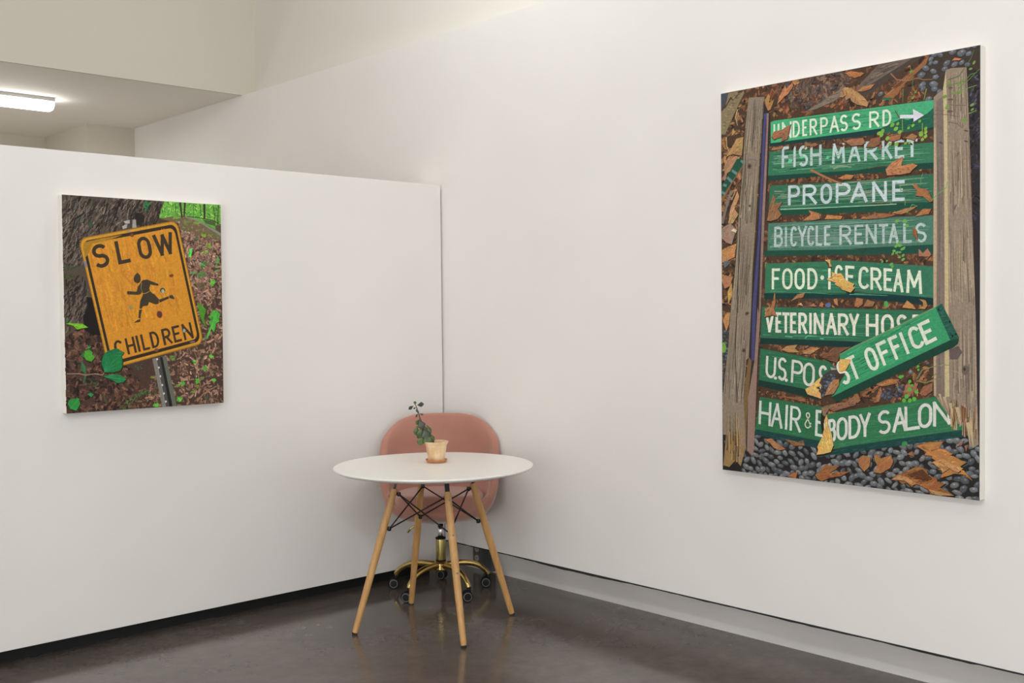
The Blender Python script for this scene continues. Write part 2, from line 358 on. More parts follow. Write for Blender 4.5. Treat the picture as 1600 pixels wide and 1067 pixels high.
('l',6,(112,98,88),[103,828,106,837,111,845,113,854,119,861,122,870,124,879],2.3815261744847205,0.7144578523454161),
('l',6,(52,44,38),[184,794,185,802,186,810,185,817,190,824,195,830,193,838],5.7353155485880905,1.7205946645764272),
('l',6,(134,120,110),[176,796,180,801,183,807,185,813,189,818,189,824,190,831],3.333486186042273,1.000045855812682),
('l',6,(36,29,25),[264,847,269,853,268,860,267,866,268,873,272,879,271,886],3.131735996040744,0.9395207988122232),
('l',6,(134,120,110),[256,849,259,854,260,860,264,864,269,868,269,874,274,878],2.966085609827142,0.8898256829481427),
('l',6,(44,36,30),[9,734,14,743,20,751,22,761,30,767,35,776,36,785],5.230872011859605,1.5692616035578812),
('l',6,(112,98,88),[1,737,5,744,11,748,17,754,22,760,25,768,27,775],4.3421067665085165,1.302632029952555),
('l',6,(44,36,30),[39,841,46,848,50,858,52,867,58,875,59,885,68,891],6.6058953369696916,1.9817686010909075),
('l',6,(124,110,100),[32,843,33,850,36,858,37,866,37,874,39,881,41,889],4.4499872607975535,1.334996178239266),
('l',6,(52,44,38),[94,818,95,825,96,831,96,837,100,842,102,849,102,855],5.51794701259252,1.6553841037777561),
('l',6,(112,98,88),[86,820,87,826,91,828,92,833,94,838,96,843,98,848],3.665420012994137,1.099626003898241),
('l',6,(52,44,38),[51,813,50,821,54,829,56,837,62,843,66,851,70,858],5.2566641544037545,1.5769992463211262),
('l',6,(124,110,100),[43,815,44,822,46,828,51,833,53,840,58,845,60,851],4.0484423591880265,1.2145327077564079),
('l',6,(36,29,25),[13,739,17,752,28,761,32,774,35,787,42,800,52,809],3.179691314758102,0.9539073944274306),
('l',6,(134,120,110),[5,741,10,752,19,758,26,767,32,776,39,785,48,791],3.102551317049384,0.9307653951148152),
('l',6,(48,40,34),[66,675,67,680,68,685,68,690,68,695,66,700,68,704],4.503346334753567,1.3510039004260699),
('l',6,(118,104,94),[60,677,64,678,65,682,68,685,70,689,71,692,74,695],2.5024820754518515,0.7507446226355554),
('l',6,(36,29,25),[21,676,24,682,26,688,29,693,32,699,36,703,39,709],5.551420251096481,1.6654260753289443),
('l',6,(118,104,94),[16,678,20,680,23,684,25,689,28,692,30,697,33,700],2.288611338058158,0.6865834014174473),
('l',6,(48,40,34),[21,660,23,665,28,668,29,673,32,678,37,680,39,685],4.194822498177643,1.258446749453293),
('l',6,(118,104,94),[15,661,17,665,17,670,18,674,18,678,20,682,19,686],3.383838262784102,1.0151514788352305),
('l',6,(36,29,25),[9,697,12,700,12,704,13,709,16,712,17,716,19,720],3.2819696958459366,0.984590908753781),
('l',6,(118,104,94),[3,698,4,701,5,705,7,708,8,711,7,715,8,718],2.012650655239743,0.6037951965719229),
('l',6,(48,40,34),[16,622,20,630,22,639,30,644,35,652,37,661,44,667],5.293727163256373,1.588118148976912),
('l',6,(118,104,94),[10,623,13,630,13,638,16,644,15,651,13,658,13,666],3.1563987510456526,0.9469196253136958),
('l',6,(48,40,34),[37,701,37,706,36,711,38,715,39,720,38,725,41,728],3.7667655665099264,1.130029669952978),
('l',6,(118,104,94),[32,703,33,707,36,709,37,713,40,716,42,719,45,722],3.203273226355862,0.9609819679067585),
('l',6,(48,40,34),[49,688,52,692,55,696,59,699,60,704,61,709,63,713],5.009813803249958,1.5029441409749875),
('l',6,(118,104,94),[44,689,44,693,46,697,48,700,49,704,48,708,52,710],3.4923146489910195,1.0476943946973059),
('l',6,(48,40,34),[55,687,60,695,65,701,72,706,78,713,78,721,81,729],4.314742603156747,1.294422780947024),
('l',6,(118,104,94),[49,689,52,695,51,702,55,707,55,714,59,720,60,726],2.8892627586367077,0.8667788275910123),
('l',6,(48,40,34),[61,726,62,734,66,740,65,748,67,755,71,762,75,769],3.1164486610407325,0.9349345983122197),
('l',6,(118,104,94),[55,727,54,733,52,739,51,745,54,750,56,756,54,762],2.218404220587791,0.6655212661763373),
('l',6,(48,40,34),[9,694,12,700,17,706,19,712,22,719,24,726,28,731],5.7128781287635295,1.7138634386290588),
('l',6,(118,104,94),[3,696,8,699,10,704,15,708,15,713,19,717,20,723],2.5301982099321103,0.7590594629796331),
('l',6,(36,29,25),[31,644,33,651,36,657,42,662,42,668,43,675,45,682],5.642973928311601,1.6928921784934803),
('l',6,(118,104,94),[25,646,26,651,28,656,31,661,31,666,31,671,33,677],3.1978269167130273,0.9593480750139082),
('l',6,(48,40,34),[22,679,28,683,30,690,36,694,42,698,46,703,50,709],5.351860835126651,1.6055582505379953),
('l',6,(118,104,94),[17,680,18,686,18,691,20,696,20,702,22,707,21,712],2.842959580572868,0.8528878741718604),
('l',6,(36,29,25),[61,648,66,656,70,664,74,672,82,676,83,685,91,689],5.825338398240502,1.7476015194721506),
('l',6,(118,104,94),[55,650,61,654,64,660,70,664,75,669,78,676,80,683],3.498156770218369,1.0494470310655106),
('l',6,(48,40,34),[41,720,47,727,48,736,52,744,52,753,52,762,51,771],4.500887668339907,1.350266300501972),
('l',6,(118,104,94),[36,721,38,728,39,736,44,740,50,745,52,752,52,759],3.5938297781049293,1.0781489334314787),
('l',6,(48,40,34),[33,670,36,675,36,681,34,686,34,692,32,697,31,703],5.389275831883433,1.6167827495650298),
('l',6,(118,104,94),[27,672,31,675,34,678,36,682,39,686,43,688,47,690],3.020990297154686,0.9062970891464057),
('l',6,(36,29,25),[57,640,61,642,64,645,66,649,70,651,71,656,75,658],3.413202046229035,1.0239606138687105),
('l',6,(118,104,94),[51,642,54,644,56,647,58,649,61,652,62,655,65,658],3.4827840014877625,1.0448352004463286),
('l',6,(36,29,25),[42,682,45,687,49,691,54,693,57,697,59,702,63,706],4.573044606169994,1.371913381850998),
('l',6,(118,104,94),[37,684,40,687,42,690,44,694,47,698,50,701,52,704],2.830632425352483,0.8491897276057448),
('l',6,(36,29,25),[46,688,48,693,46,698,49,703,51,708,53,714,52,719],4.06323282771074,1.218969848313222),
('l',6,(118,104,94),[40,689,42,694,44,697,48,700,52,702,54,706,56,710],2.4870815363261936,0.746124460897858),
('l',6,(36,29,25),[9,677,10,682,10,686,10,691,14,694,17,698,21,701],3.6888005724890616,1.1066401717467185),
('l',6,(118,104,94),[3,679,4,682,6,686,7,689,8,693,9,697,11,700],2.1609124807036193,0.6482737442110857),
('l',6,(48,40,34),[66,674,68,683,68,692,66,701,67,710,64,718,67,727],3.63823346950981,1.091470040852943),
('l',6,(118,104,94),[60,676,65,682,68,688,74,692,78,698,83,704,84,711],2.3784959289163687,0.7135487786749106),
('l',6,(36,29,25),[63,707,69,713,75,720,81,728,88,733,93,741,100,746],3.454801520642861,1.0364404561928582),
('l',6,(118,104,94),[57,708,58,715,58,722,57,729,62,734,65,741,70,746],2.6191589419472203,0.785747682584166),
('l',6,(36,29,25),[37,644,39,649,40,654,41,658,40,662,43,666,45,670],5.531642164564431,1.6594926493693294),
('l',6,(118,104,94),[31,646,33,650,32,653,34,657,33,660,36,663,38,666],2.6002388020615643,0.7800716406184692),
('l',6,(36,29,25),[59,702,59,707,61,712,62,717,64,722,64,726,64,731],5.54380468852845,1.663141406558535),
('l',6,(118,104,94),[53,704,53,708,54,712,57,715,58,719,58,723,58,726],2.5817814907667263,0.7745344472300179),
('l',6,(48,40,34),[74,731,82,736,91,740,97,748,105,752,113,758,119,766],4.47933584899095,1.343800754697285),
('l',6,(118,104,94),[69,732,74,738,76,745,82,749,88,754,95,758,99,765],2.15238021527194,0.6457140645815819),
('l',6,(48,40,34),[16,639,20,641,22,644,25,647,28,649,32,651,33,655],3.2821188989930485,0.9846356696979145),
('l',6,(118,104,94),[10,641,11,644,12,647,12,650,13,653,12,656,14,659],3.3876195208923336,1.0162858562677),
('l',6,(36,29,25),[76,656,76,663,81,669,83,676,82,684,85,691,91,696],3.03938197495726,0.9118145924871779),
('l',6,(118,104,94),[70,657,70,663,69,669,69,675,70,681,69,686,68,692],2.6845139300538046,0.8053541790161414),
('l',6,(36,29,25),[13,452,17,457,21,463,24,469,25,476,24,483,30,488],5.572523732404928,1.6717571197214784),
('l',6,(112,98,88),[7,454,9,459,13,462,15,467,17,473,22,475,26,479],2.4474148807017526,0.7342244642105258),
('l',6,(36,29,25),[2,395,2,402,7,408,10,415,14,420,15,428,18,434],4.978069929080245,1.4934209787240735),
('l',6,(112,98,88),[-4,397,-1,402,3,406,7,411,8,416,10,422,12,428],3.8308536485434503,1.149256094563035),
('l',6,(36,29,25),[55,422,60,427,65,432,70,437,73,444,75,452,74,459],3.4865118935714863,1.0459535680714458),
('l',6,(112,98,88),[49,424,50,429,50,435,52,440,53,446,53,452,54,458],2.0175089020739576,0.6052526706221872),
('l',6,(36,29,25),[67,462,72,464,76,468,80,471,81,476,83,482,85,486],5.849431532475074,1.754829459742522),
('l',6,(112,98,88),[61,464,65,466,68,468,71,472,74,475,75,479,78,482],2.988599011919007,0.896579703575702),
('l',6,(36,29,25),[51,390,53,395,52,400,56,403,59,408,58,413,59,418],3.635104338709211,1.0905313016127633),
('l',6,(112,98,88),[45,392,46,396,47,400,50,403,52,406,54,410,54,414],3.7965016993292715,1.1389505097987813),
('l',6,(36,29,25),[15,426,18,429,22,431,23,436,26,439,30,442,33,444],3.999350168113299,1.1998050504339897),
('l',6,(112,98,88),[9,428,12,430,13,434,16,436,17,439,18,442,21,444],2.4774155990710507,0.7432246797213152),
('l',6,(36,29,25),[58,406,59,410,60,415,62,419,61,424,64,427,68,430],5.824920021413179,1.7474760064239538),
('l',6,(112,98,88),[52,408,54,411,55,414,56,418,59,420,59,424,63,426],3.901951160162713,1.1705853480488138),
('l',6,(36,29,25),[59,388,64,394,67,401,66,409,69,416,74,422,71,429],5.328706827837649,1.5986120483512944),
('l',6,(112,98,88),[53,390,55,396,57,402,59,408,59,414,61,420,60,426],3.2266165318349254,0.9679849595504776),
('l',6,(36,29,25),[22,400,25,404,26,408,27,413,27,417,30,421,31,425],4.132415603787248,1.2397246811361742),
('l',6,(112,98,88),[16,402,17,406,20,408,22,411,24,414,28,415,28,419],3.351445690778546,1.0054337072335637),
('l',6,(36,29,25),[68,439,71,445,74,452,75,458,79,464,79,471,79,478],4.895431764211511,1.4686295292634532),
('l',6,(112,98,88),[62,441,63,446,67,450,72,453,74,459,77,463,82,466],2.4948004147524223,0.7484401244257267),
('l',6,(36,29,25),[45,500,45,504,47,508,45,512,48,516,50,520,51,525],3.1695897471378505,0.950876924141355),
('l',6,(112,98,88),[39,502,41,505,39,508,39,511,41,514,40,518,40,521],2.7348443949655183,0.8204533184896555),
('l',6,(36,29,25),[59,446,58,454,57,460,58,468,59,475,62,481,60,488],4.609414017052018,1.3828242051156052),
('l',6,(112,98,88),[54,448,54,454,56,459,58,465,62,469,64,474,66,480],2.96754686709785,0.890264060129355),
('l',6,(36,29,25),[73,494,75,502,82,506,84,514,85,521,88,529,95,533],3.4685351609792843,1.0405605482937852),
('l',6,(112,98,88),[67,496,68,502,71,508,75,514,77,520,76,526,75,532],2.62046922950078,0.786140768850234),
('l',6,(36,29,25),[16,489,18,494,19,500,19,505,21,510,24,515,24,520],5.80679933822764,1.742039801468292),
('l',6,(112,98,88),[11,491,12,495,14,499,15,503,16,507,19,510,20,515],3.1250473717883853,0.9375142115365156),
('l',6,(36,29,25),[4,483,8,490,8,498,11,505,13,513,19,517,20,525],4.8680689800331125,1.4604206940099338),
('l',6,(112,98,88),[-1,485,4,488,7,494,7,500,10,506,14,510,16,516],3.6777717830002326,1.1033315349000696),
('l',6,(36,29,25),[11,392,11,400,10,407,14,413,19,419,19,426,23,433],3.0433504282858808,0.9130051284857642),
('l',6,(112,98,88),[5,394,5,400,8,405,7,410,6,416,7,422,8,428],2.1079083642897958,0.6323725092869387),
('l',6,(36,29,25),[50,436,50,440,53,443,53,447,54,451,57,454,60,457],5.632729372163807,1.689818811649142),
('l',6,(112,98,88),[44,438,45,441,45,444,48,446,51,448,51,452,52,455],2.4666547782994943,0.7399964334898482),
('l',6,(36,29,25),[20,471,24,474,25,479,28,483,32,486,35,491,38,495],4.864123766063789,1.4592371298191364),
('l',6,(112,98,88),[14,473,13,477,14,481,13,485,14,489,16,492,16,496],3.1508598090442206,0.9452579427132661),
('l',6,(36,29,25),[26,504,27,509,29,514,28,520,29,525,32,529,31,535],4.521744215540735,1.3565232646622203),
('l',6,(112,98,88),[20,505,23,508,27,511,30,513,34,515,37,519,39,523],3.366799650849856,1.0100398952549567),
('l',6,(36,29,25),[70,387,70,394,68,400,66,407,69,414,68,421,72,427],3.6588791285447697,1.097663738563431),
('l',6,(112,98,88),[64,388,65,394,69,398,72,403,76,407,81,409,86,412],3.3901174344515783,1.0170352303354735),
('l',6,(36,29,25),[34,480,38,484,40,489,44,493,46,499,49,503,52,508],5.230288947623922,1.5690866842871767),
('l',6,(112,98,88),[28,481,30,485,34,489,36,492,40,495,44,497,47,501],3.8724051191570865,1.161721535747126),
('l',6,(36,29,25),[23,406,24,414,23,421,22,428,25,434,28,440,34,445],5.35945444598671,1.607836333796013),
('l',6,(112,98,88),[17,408,20,413,20,419,24,423,28,427,31,432,30,438],3.8057241034105185,1.1417172310231556),
('l',6,(36,29,25),[344,822,347,828,347,834,351,839,350,845,349,851,349,857],4.195779137222823,1.2587337411668469),
('l',6,(108,94,84),[338,824,341,828,345,832,349,835,351,839,355,842,358,847],2.392700174193308,0.7178100522579923),
('l',6,(36,29,25),[343,806,346,812,349,818,349,824,355,828,358,834,363,839],4.434358969559321,1.3303076908677964),
('l',6,(108,94,84),[337,807,340,812,343,816,348,819,352,823,356,826,361,830],2.3135190341188236,0.694055710235647),
('l',6,(36,29,25),[347,844,351,849,355,854,359,859,361,864,361,870,365,875],3.2765574295068607,0.9829672288520581),
('l',6,(108,94,84),[341,846,344,850,348,853,350,858,349,863,349,867,351,872],3.2029196849035815,0.9608759054710744),
('l',6,(36,29,25),[386,824,388,828,393,831,395,836,396,840,400,844,404,847],4.594466168901044,1.378339850670313),
('l',6,(108,94,84),[381,825,382,829,383,833,384,836,384,840,384,844,385,848],3.77259337382671,1.131778012148013),
('l',6,(36,29,25),[359,813,360,819,365,822,368,826,372,830,372,836,376,839],3.7930221028439117,1.1379066308531736),
('l',6,(108,94,84),[353,815,356,819,354,823,355,827,358,830,360,834,363,837],2.8498609745532715,0.8549582923659814),
('l',6,(36,29,25),[390,856,391,862,396,868,401,873,405,879,408,885,412,891],4.960985173192428,1.4882955519577286),
('l',6,(108,94,84),[384,857,389,861,389,867,391,872,393,877,395,882,394,888],2.2459214926045794,0.6737764477813738),
('l',6,(36,29,25),[372,838,372,844,377,848,381,853,384,859,387,865,392,869],3.5434068434320025,1.0630220530296006),
('l',6,(108,94,84),[366,839,370,842,371,846,374,851,376,855,379,860,379,865],3.265600176289786,0.9796800528869357),
('l',6,(36,29,25),[377,848,375,854,380,860,383,866,388,871,390,878,389,884],4.297963964752824,1.2893891894258471),
('l',6,(108,94,84),[371,850,376,853,377,858,382,862,381,867,385,872,389,875],2.2353529985428437,0.6706058995628531),
('l',6,(36,29,25),[402,854,401,861,405,867,410,873,410,880,412,888,416,894],4.805183032620848,1.4415549097862543),
('l',6,(108,94,84),[397,856,397,862,401,866,401,872,400,878,399,884,404,888],3.740322878203247,1.122096863460974),
('l',6,(36,29,25),[348,851,347,859,352,865,356,872,355,879,355,886,361,892],3.0893198243595723,0.9267959473078716),
('l',6,(108,94,84),[342,853,344,859,346,864,350,869,350,875,356,879,358,884],3.617650241862446,1.0852950725587338),
('l',6,(36,29,25),[380,819,381,826,383,834,385,841,383,848,383,856,387,863],4.247024541609278,1.2741073624827834),
('l',6,(108,94,84),[374,820,374,826,377,832,380,837,381,843,380,849,382,855],3.773088252966737,1.131926475890021),
('l',6,(36,29,25),[383,829,384,833,386,837,385,841,388,844,392,847,392,852],3.6507600553400885,1.0952280166020265),
('l',6,(108,94,84),[377,831,376,834,378,837,379,840,378,844,380,846,381,850],3.9708260331322984,1.1912478099396895),
('l',6,(36,29,25),[407,835,410,838,410,843,412,846,412,850,415,854,416,858],3.5225603821190665,1.05676811463572),
('l',6,(108,94,84),[401,837,403,840,405,843,405,846,404,849,405,852,406,855],3.688135246637749,1.1064405739913246),
('l',6,(36,29,25),[371,802,373,807,376,812,375,817,376,822,377,827,378,833],3.0463185288248273,0.9138955586474482),
('l',6,(108,94,84),[365,804,368,807,369,811,369,815,368,820,371,823,372,827],3.400957931625288,1.0202873794875864),
('l',6,(36,29,25),[348,854,353,860,358,867,361,874,364,882,367,889,368,897],4.981083010339878,1.4943249031019634),
('l',6,(108,94,84),[342,856,342,862,345,868,344,874,349,878,347,884,350,890],2.2189436782405005,0.6656831034721501),
('l',6,(36,29,25),[401,851,404,858,407,864,407,871,409,878,413,884,414,891],3.7886899928478313,1.1366069978543494),
('l',6,(108,94,84),[395,852,394,858,395,863,394,868,393,874,394,879,397,884],3.431276089265273,1.029382826779582),
('r',9,(150,104,24),[181,173,616,272,500,819,64,721],0.07,0),
('r',10,(196,140,36),[181,173,616,272,500,819,64,721],0.065,0.008),
('r',11,(48,36,24),[181,173,616,272,500,819,64,721],0.06,0.026),
('r',12,(200,134,32),[181,173,616,272,500,819,64,721],0.05,0.052),
('g',13,[(205,140,34),(194,127,31),(202,131,38),(198,138,32),(195,124,36),(203,138,38)],[181,322,106,695,442,782,525,392],420,(5,14),(0.05,0.2)),
('p',13.6,(160,118,26),[91,642,84,689,92,707,159,725,252,744,189,717,122,702,106,660]),
('t',15,(56,46,32),[129,595,492,674,472,766,112,694],15.5,[('S',0.009,0.189),('L',0.286,0.436),('O',0.546,0.712),('W',0.752,1.0)]),
('t',15,(56,44,30),[213,222,569,298,554,370,198,292],10.5,[('C',0.004,0.111),('H',0.148,0.262),('I',0.279,0.311),('L',0.34,0.43),('D',0.455,0.561),('R',0.607,0.721),('E',0.742,0.844),('N',0.873,1.0)]),
('p',16,(62,52,38),[299,546,296,559,302,573,314,585,326,574,329,554,324,544,314,538,304,543]),
('p',16,(62,52,38),[314,523,336,553,361,556,372,536,366,518,370,502,338,493,328,505]),
('p',16,(62,52,38),[266,502,271,505,309,503,314,525,333,505,328,493,315,489,268,491]),
('p',16,(62,52,38),[358,555,378,548,408,537,408,529,380,532,355,541]),
('p',16,(62,52,38),[338,494,370,506,397,478,399,460,366,465,358,443,337,441,329,429,320,431,323,460]),
('p',16,(62,52,38),[319,426,332,426,326,406,324,387,315,390,316,412]),
('p',16,(62,52,38),[292,369,311,382,325,386,322,373]),
('p',16,(62,52,38),[367,499,388,493,409,470,407,451,392,448,360,460]),
('p',16,(62,52,38),[409,469,453,484,455,474,411,455]),
('p',16,(62,52,38),[456,487,469,490,475,484,482,470,456,476]),
('l',17,(180,150,80),[338,494,351,497,367,505],2,2),
('l',17,(170,140,80),[332,542,328,517,338,496],2,1),
('e',18,(110,58,24),[468,574],10.2,6.4,10),
('e',18,(66,62,40),[426,509],11.9,11.2,10),
('e',18,(150,176,150),[427,506],7.3,8.3,10),
('e',18,(104,50,28),[410,404],12.8,16.1,10),
('e',18,(80,50,50),[411,404],7.3,9.3,10),
('e',18,(150,130,66),[282,436],11.2,9.3,10),
('e',18,(176,160,110),[285,434],5.6,4.8,10),
('e',18,(120,62,36),[293,744],8.3,8.1,10),
('e',18,(56,52,44),[523,334],10.2,10.9,10),
('e',18,(150,150,156),[523,332],6.8,8.3,10),
('e',18,(110,70,60),[393,250],9.4,7.5,10),
('e',18,(120,110,104),[561,281],13.3,3.4,10),
('e',18,(120,120,130),[92,615],5.4,15.0,10),
('p',14,(160,156,150),[250,779,262,787,274,791,271,774,254,768]),
('p',14,(170,166,160),[258,802,285,809,284,794,265,792]),
('p',14,(150,146,138),[297,810,312,812,314,777,295,774]),
('p',14,(64,56,52),[285,806,297,809,295,776,281,782]),
('e',15,(150,130,120),[280,760],6.4,4.2,10),
('p',5,(84,84,74),[373,213,428,223,482,-3,417,-3]),
('p',6,(122,118,112),[374,212,391,214,431,-2,416,-3]),
('p',6,(72,70,68),[391,214,409,217,448,-2,431,-2]),
('p',6,(30,28,26),[409,217,420,219,463,-2,448,-2]),
('p',6,(96,98,84),[420,219,438,222,482,-3,463,-2]),
('l',7,(150,146,140),[391,214,431,-2],2,2),
('e',8,(206,200,190),[396,210],4.0,4.8,0),
('e',8,(206,200,190),[403,173],3.8,4.8,0),
('e',8,(206,200,190),[409,135],3.8,4.8,0),
('e',8,(206,200,190),[417,96],4.0,4.8,0),
('e',8,(206,200,190),[424,59],4.0,4.8,0),
('e',8,(206,200,190),[432,23],4.0,4.8,0),
('f',20,(24,112,62),[152,195,151,211,158,234,178,253,195,256,208,262,222,260,247,241,236,228,242,211,240,184,230,168,203,161,163,162,157,181]),
('f',20,(26,120,66),[159,146,183,151,210,153,230,148,258,129,243,117,217,115,196,128]),
('l',22,(52,140,88),[163,165,171,237],1.6,0.6),
('l',22,(52,140,88),[163,165,183,233],1.6,0.6),
('l',22,(52,140,88),[163,165,195,229],1.6,0.6),
('l',22,(52,140,88),[163,165,207,215],1.6,0.6),
('l',22,(52,140,88),[163,165,218,201],1.6,0.6),
('l',22,(52,140,88),[163,165,230,188],1.6,0.6),
('l',22,(60,150,92),[159,146,196,138,253,127],2,0.8),
('f',20,(70,150,42),[81,256,99,261,115,248,112,239,124,228,108,210,88,217,79,233]),
('f',19,(34,110,54),[66,234,75,251,81,240,79,227]),
('f',19,(40,130,56),[90,265,100,278,108,271,99,262]),
('f',20,(46,140,60),[7,40,11,54,28,61,54,60,58,33,42,9,17,19]),
('f',19,(40,130,74),[90,75,102,81,117,72,105,62]),
('l',19,(150,120,100),[7,164,58,162,84,155,123,159,153,152,163,162],4,4),
('l',9,(54,86,60),[66,214,78,188,84,155,74,123],12,8),
('f',9,(60,100,66),[62,176,69,211,85,191,87,158]),
('d',9,[(52,86,56),(70,104,66),(44,70,48)],[71,149,149,132,148,106,102,102,73,110],26,(6,16),0.35),
('d',9,[(70,104,56),(92,128,74),(52,80,46),(86,112,60)],[227,22,331,83,348,75,310,44,261,0,227,1],60,(6,14),0.5),
('d',9,[(70,110,80),(52,84,60)],[285,186,330,191,326,171,292,166],20,(5,9),0.5),
('d',9,[(62,92,52),(80,104,60)],[320,80,390,76,390,56,319,57],24,(6,14),0.5),
('l',9,(60,92,56),[158,66,167,33],6,3),
('f',20,(112,168,36),[8,370,20,373,44,371,74,369,98,353,76,350,52,345,38,360]),
('f',19,(40,110,56),[7,376,10,391,18,385,14,373]),
('f',14,(72,134,34),[587,455,607,445,630,424,622,397,620,378,628,344,613,365,599,397]),
('f',14,(74,164,56),[637,390,648,398,666,423,684,419,700,402,689,383,694,370,676,361,674,341,667,320,654,338,643,309,627,291,636,322,649,351,641,371,657,380]),
('l',15,(130,190,110),[636,300,656,351,677,403],2.4,1.2),
('k',12,(104,180,60),[652,214],12.9,12.2,15),
('k',12,(100,170,64),[567,190],13.3,9.8,15),
('k',12,(88,170,60),[622,158],16.0,11.9,15),
('k',12,(90,176,56),[578,106],15.5,10.5,15),
('k',12,(90,170,56),[660,104],15.2,9.8,15),
('k',12,(90,160,56),[510,99],13.0,11.6,15),
('k',12,(104,140,56),[488,92],12.2,8.2,15),
('k',12,(126,130,40),[580,80],11.4,8.4,15),
('k',12,(96,176,64),[494,31],14.8,13.6,15),
('k',12,(86,166,54),[387,14],13.7,15.0,15),
('k',12,(92,120,58),[468,213],15.8,11.6,15),
('k',12,(104,136,66),[559,56],12.6,6.3,15),
('k',12,(112,130,50),[373,132],11.5,6.8,15),
('k',12,(66,92,54),[624,30],9.9,9.1,15),
('k',12,(54,64,44),[607,213],8.1,10.5,15),
('k',12,(110,140,66),[610,117],9.9,7.0,15),
('k',12,(90,130,80),[629,298],11.4,9.1,15),
('l',12,(70,54,46),[689,233,693,145,691,56,681,26],4,5),
('l',12,(146,110,84),[578,14,609,47,674,78],7,4),
('l',12,(156,116,92),[588,209,581,160,595,90,586,48],4,3),
('l',12,(128,92,78),[571,234,582,205],5,5),
('l',12,(140,104,86),[605,246,588,205],4,4)]
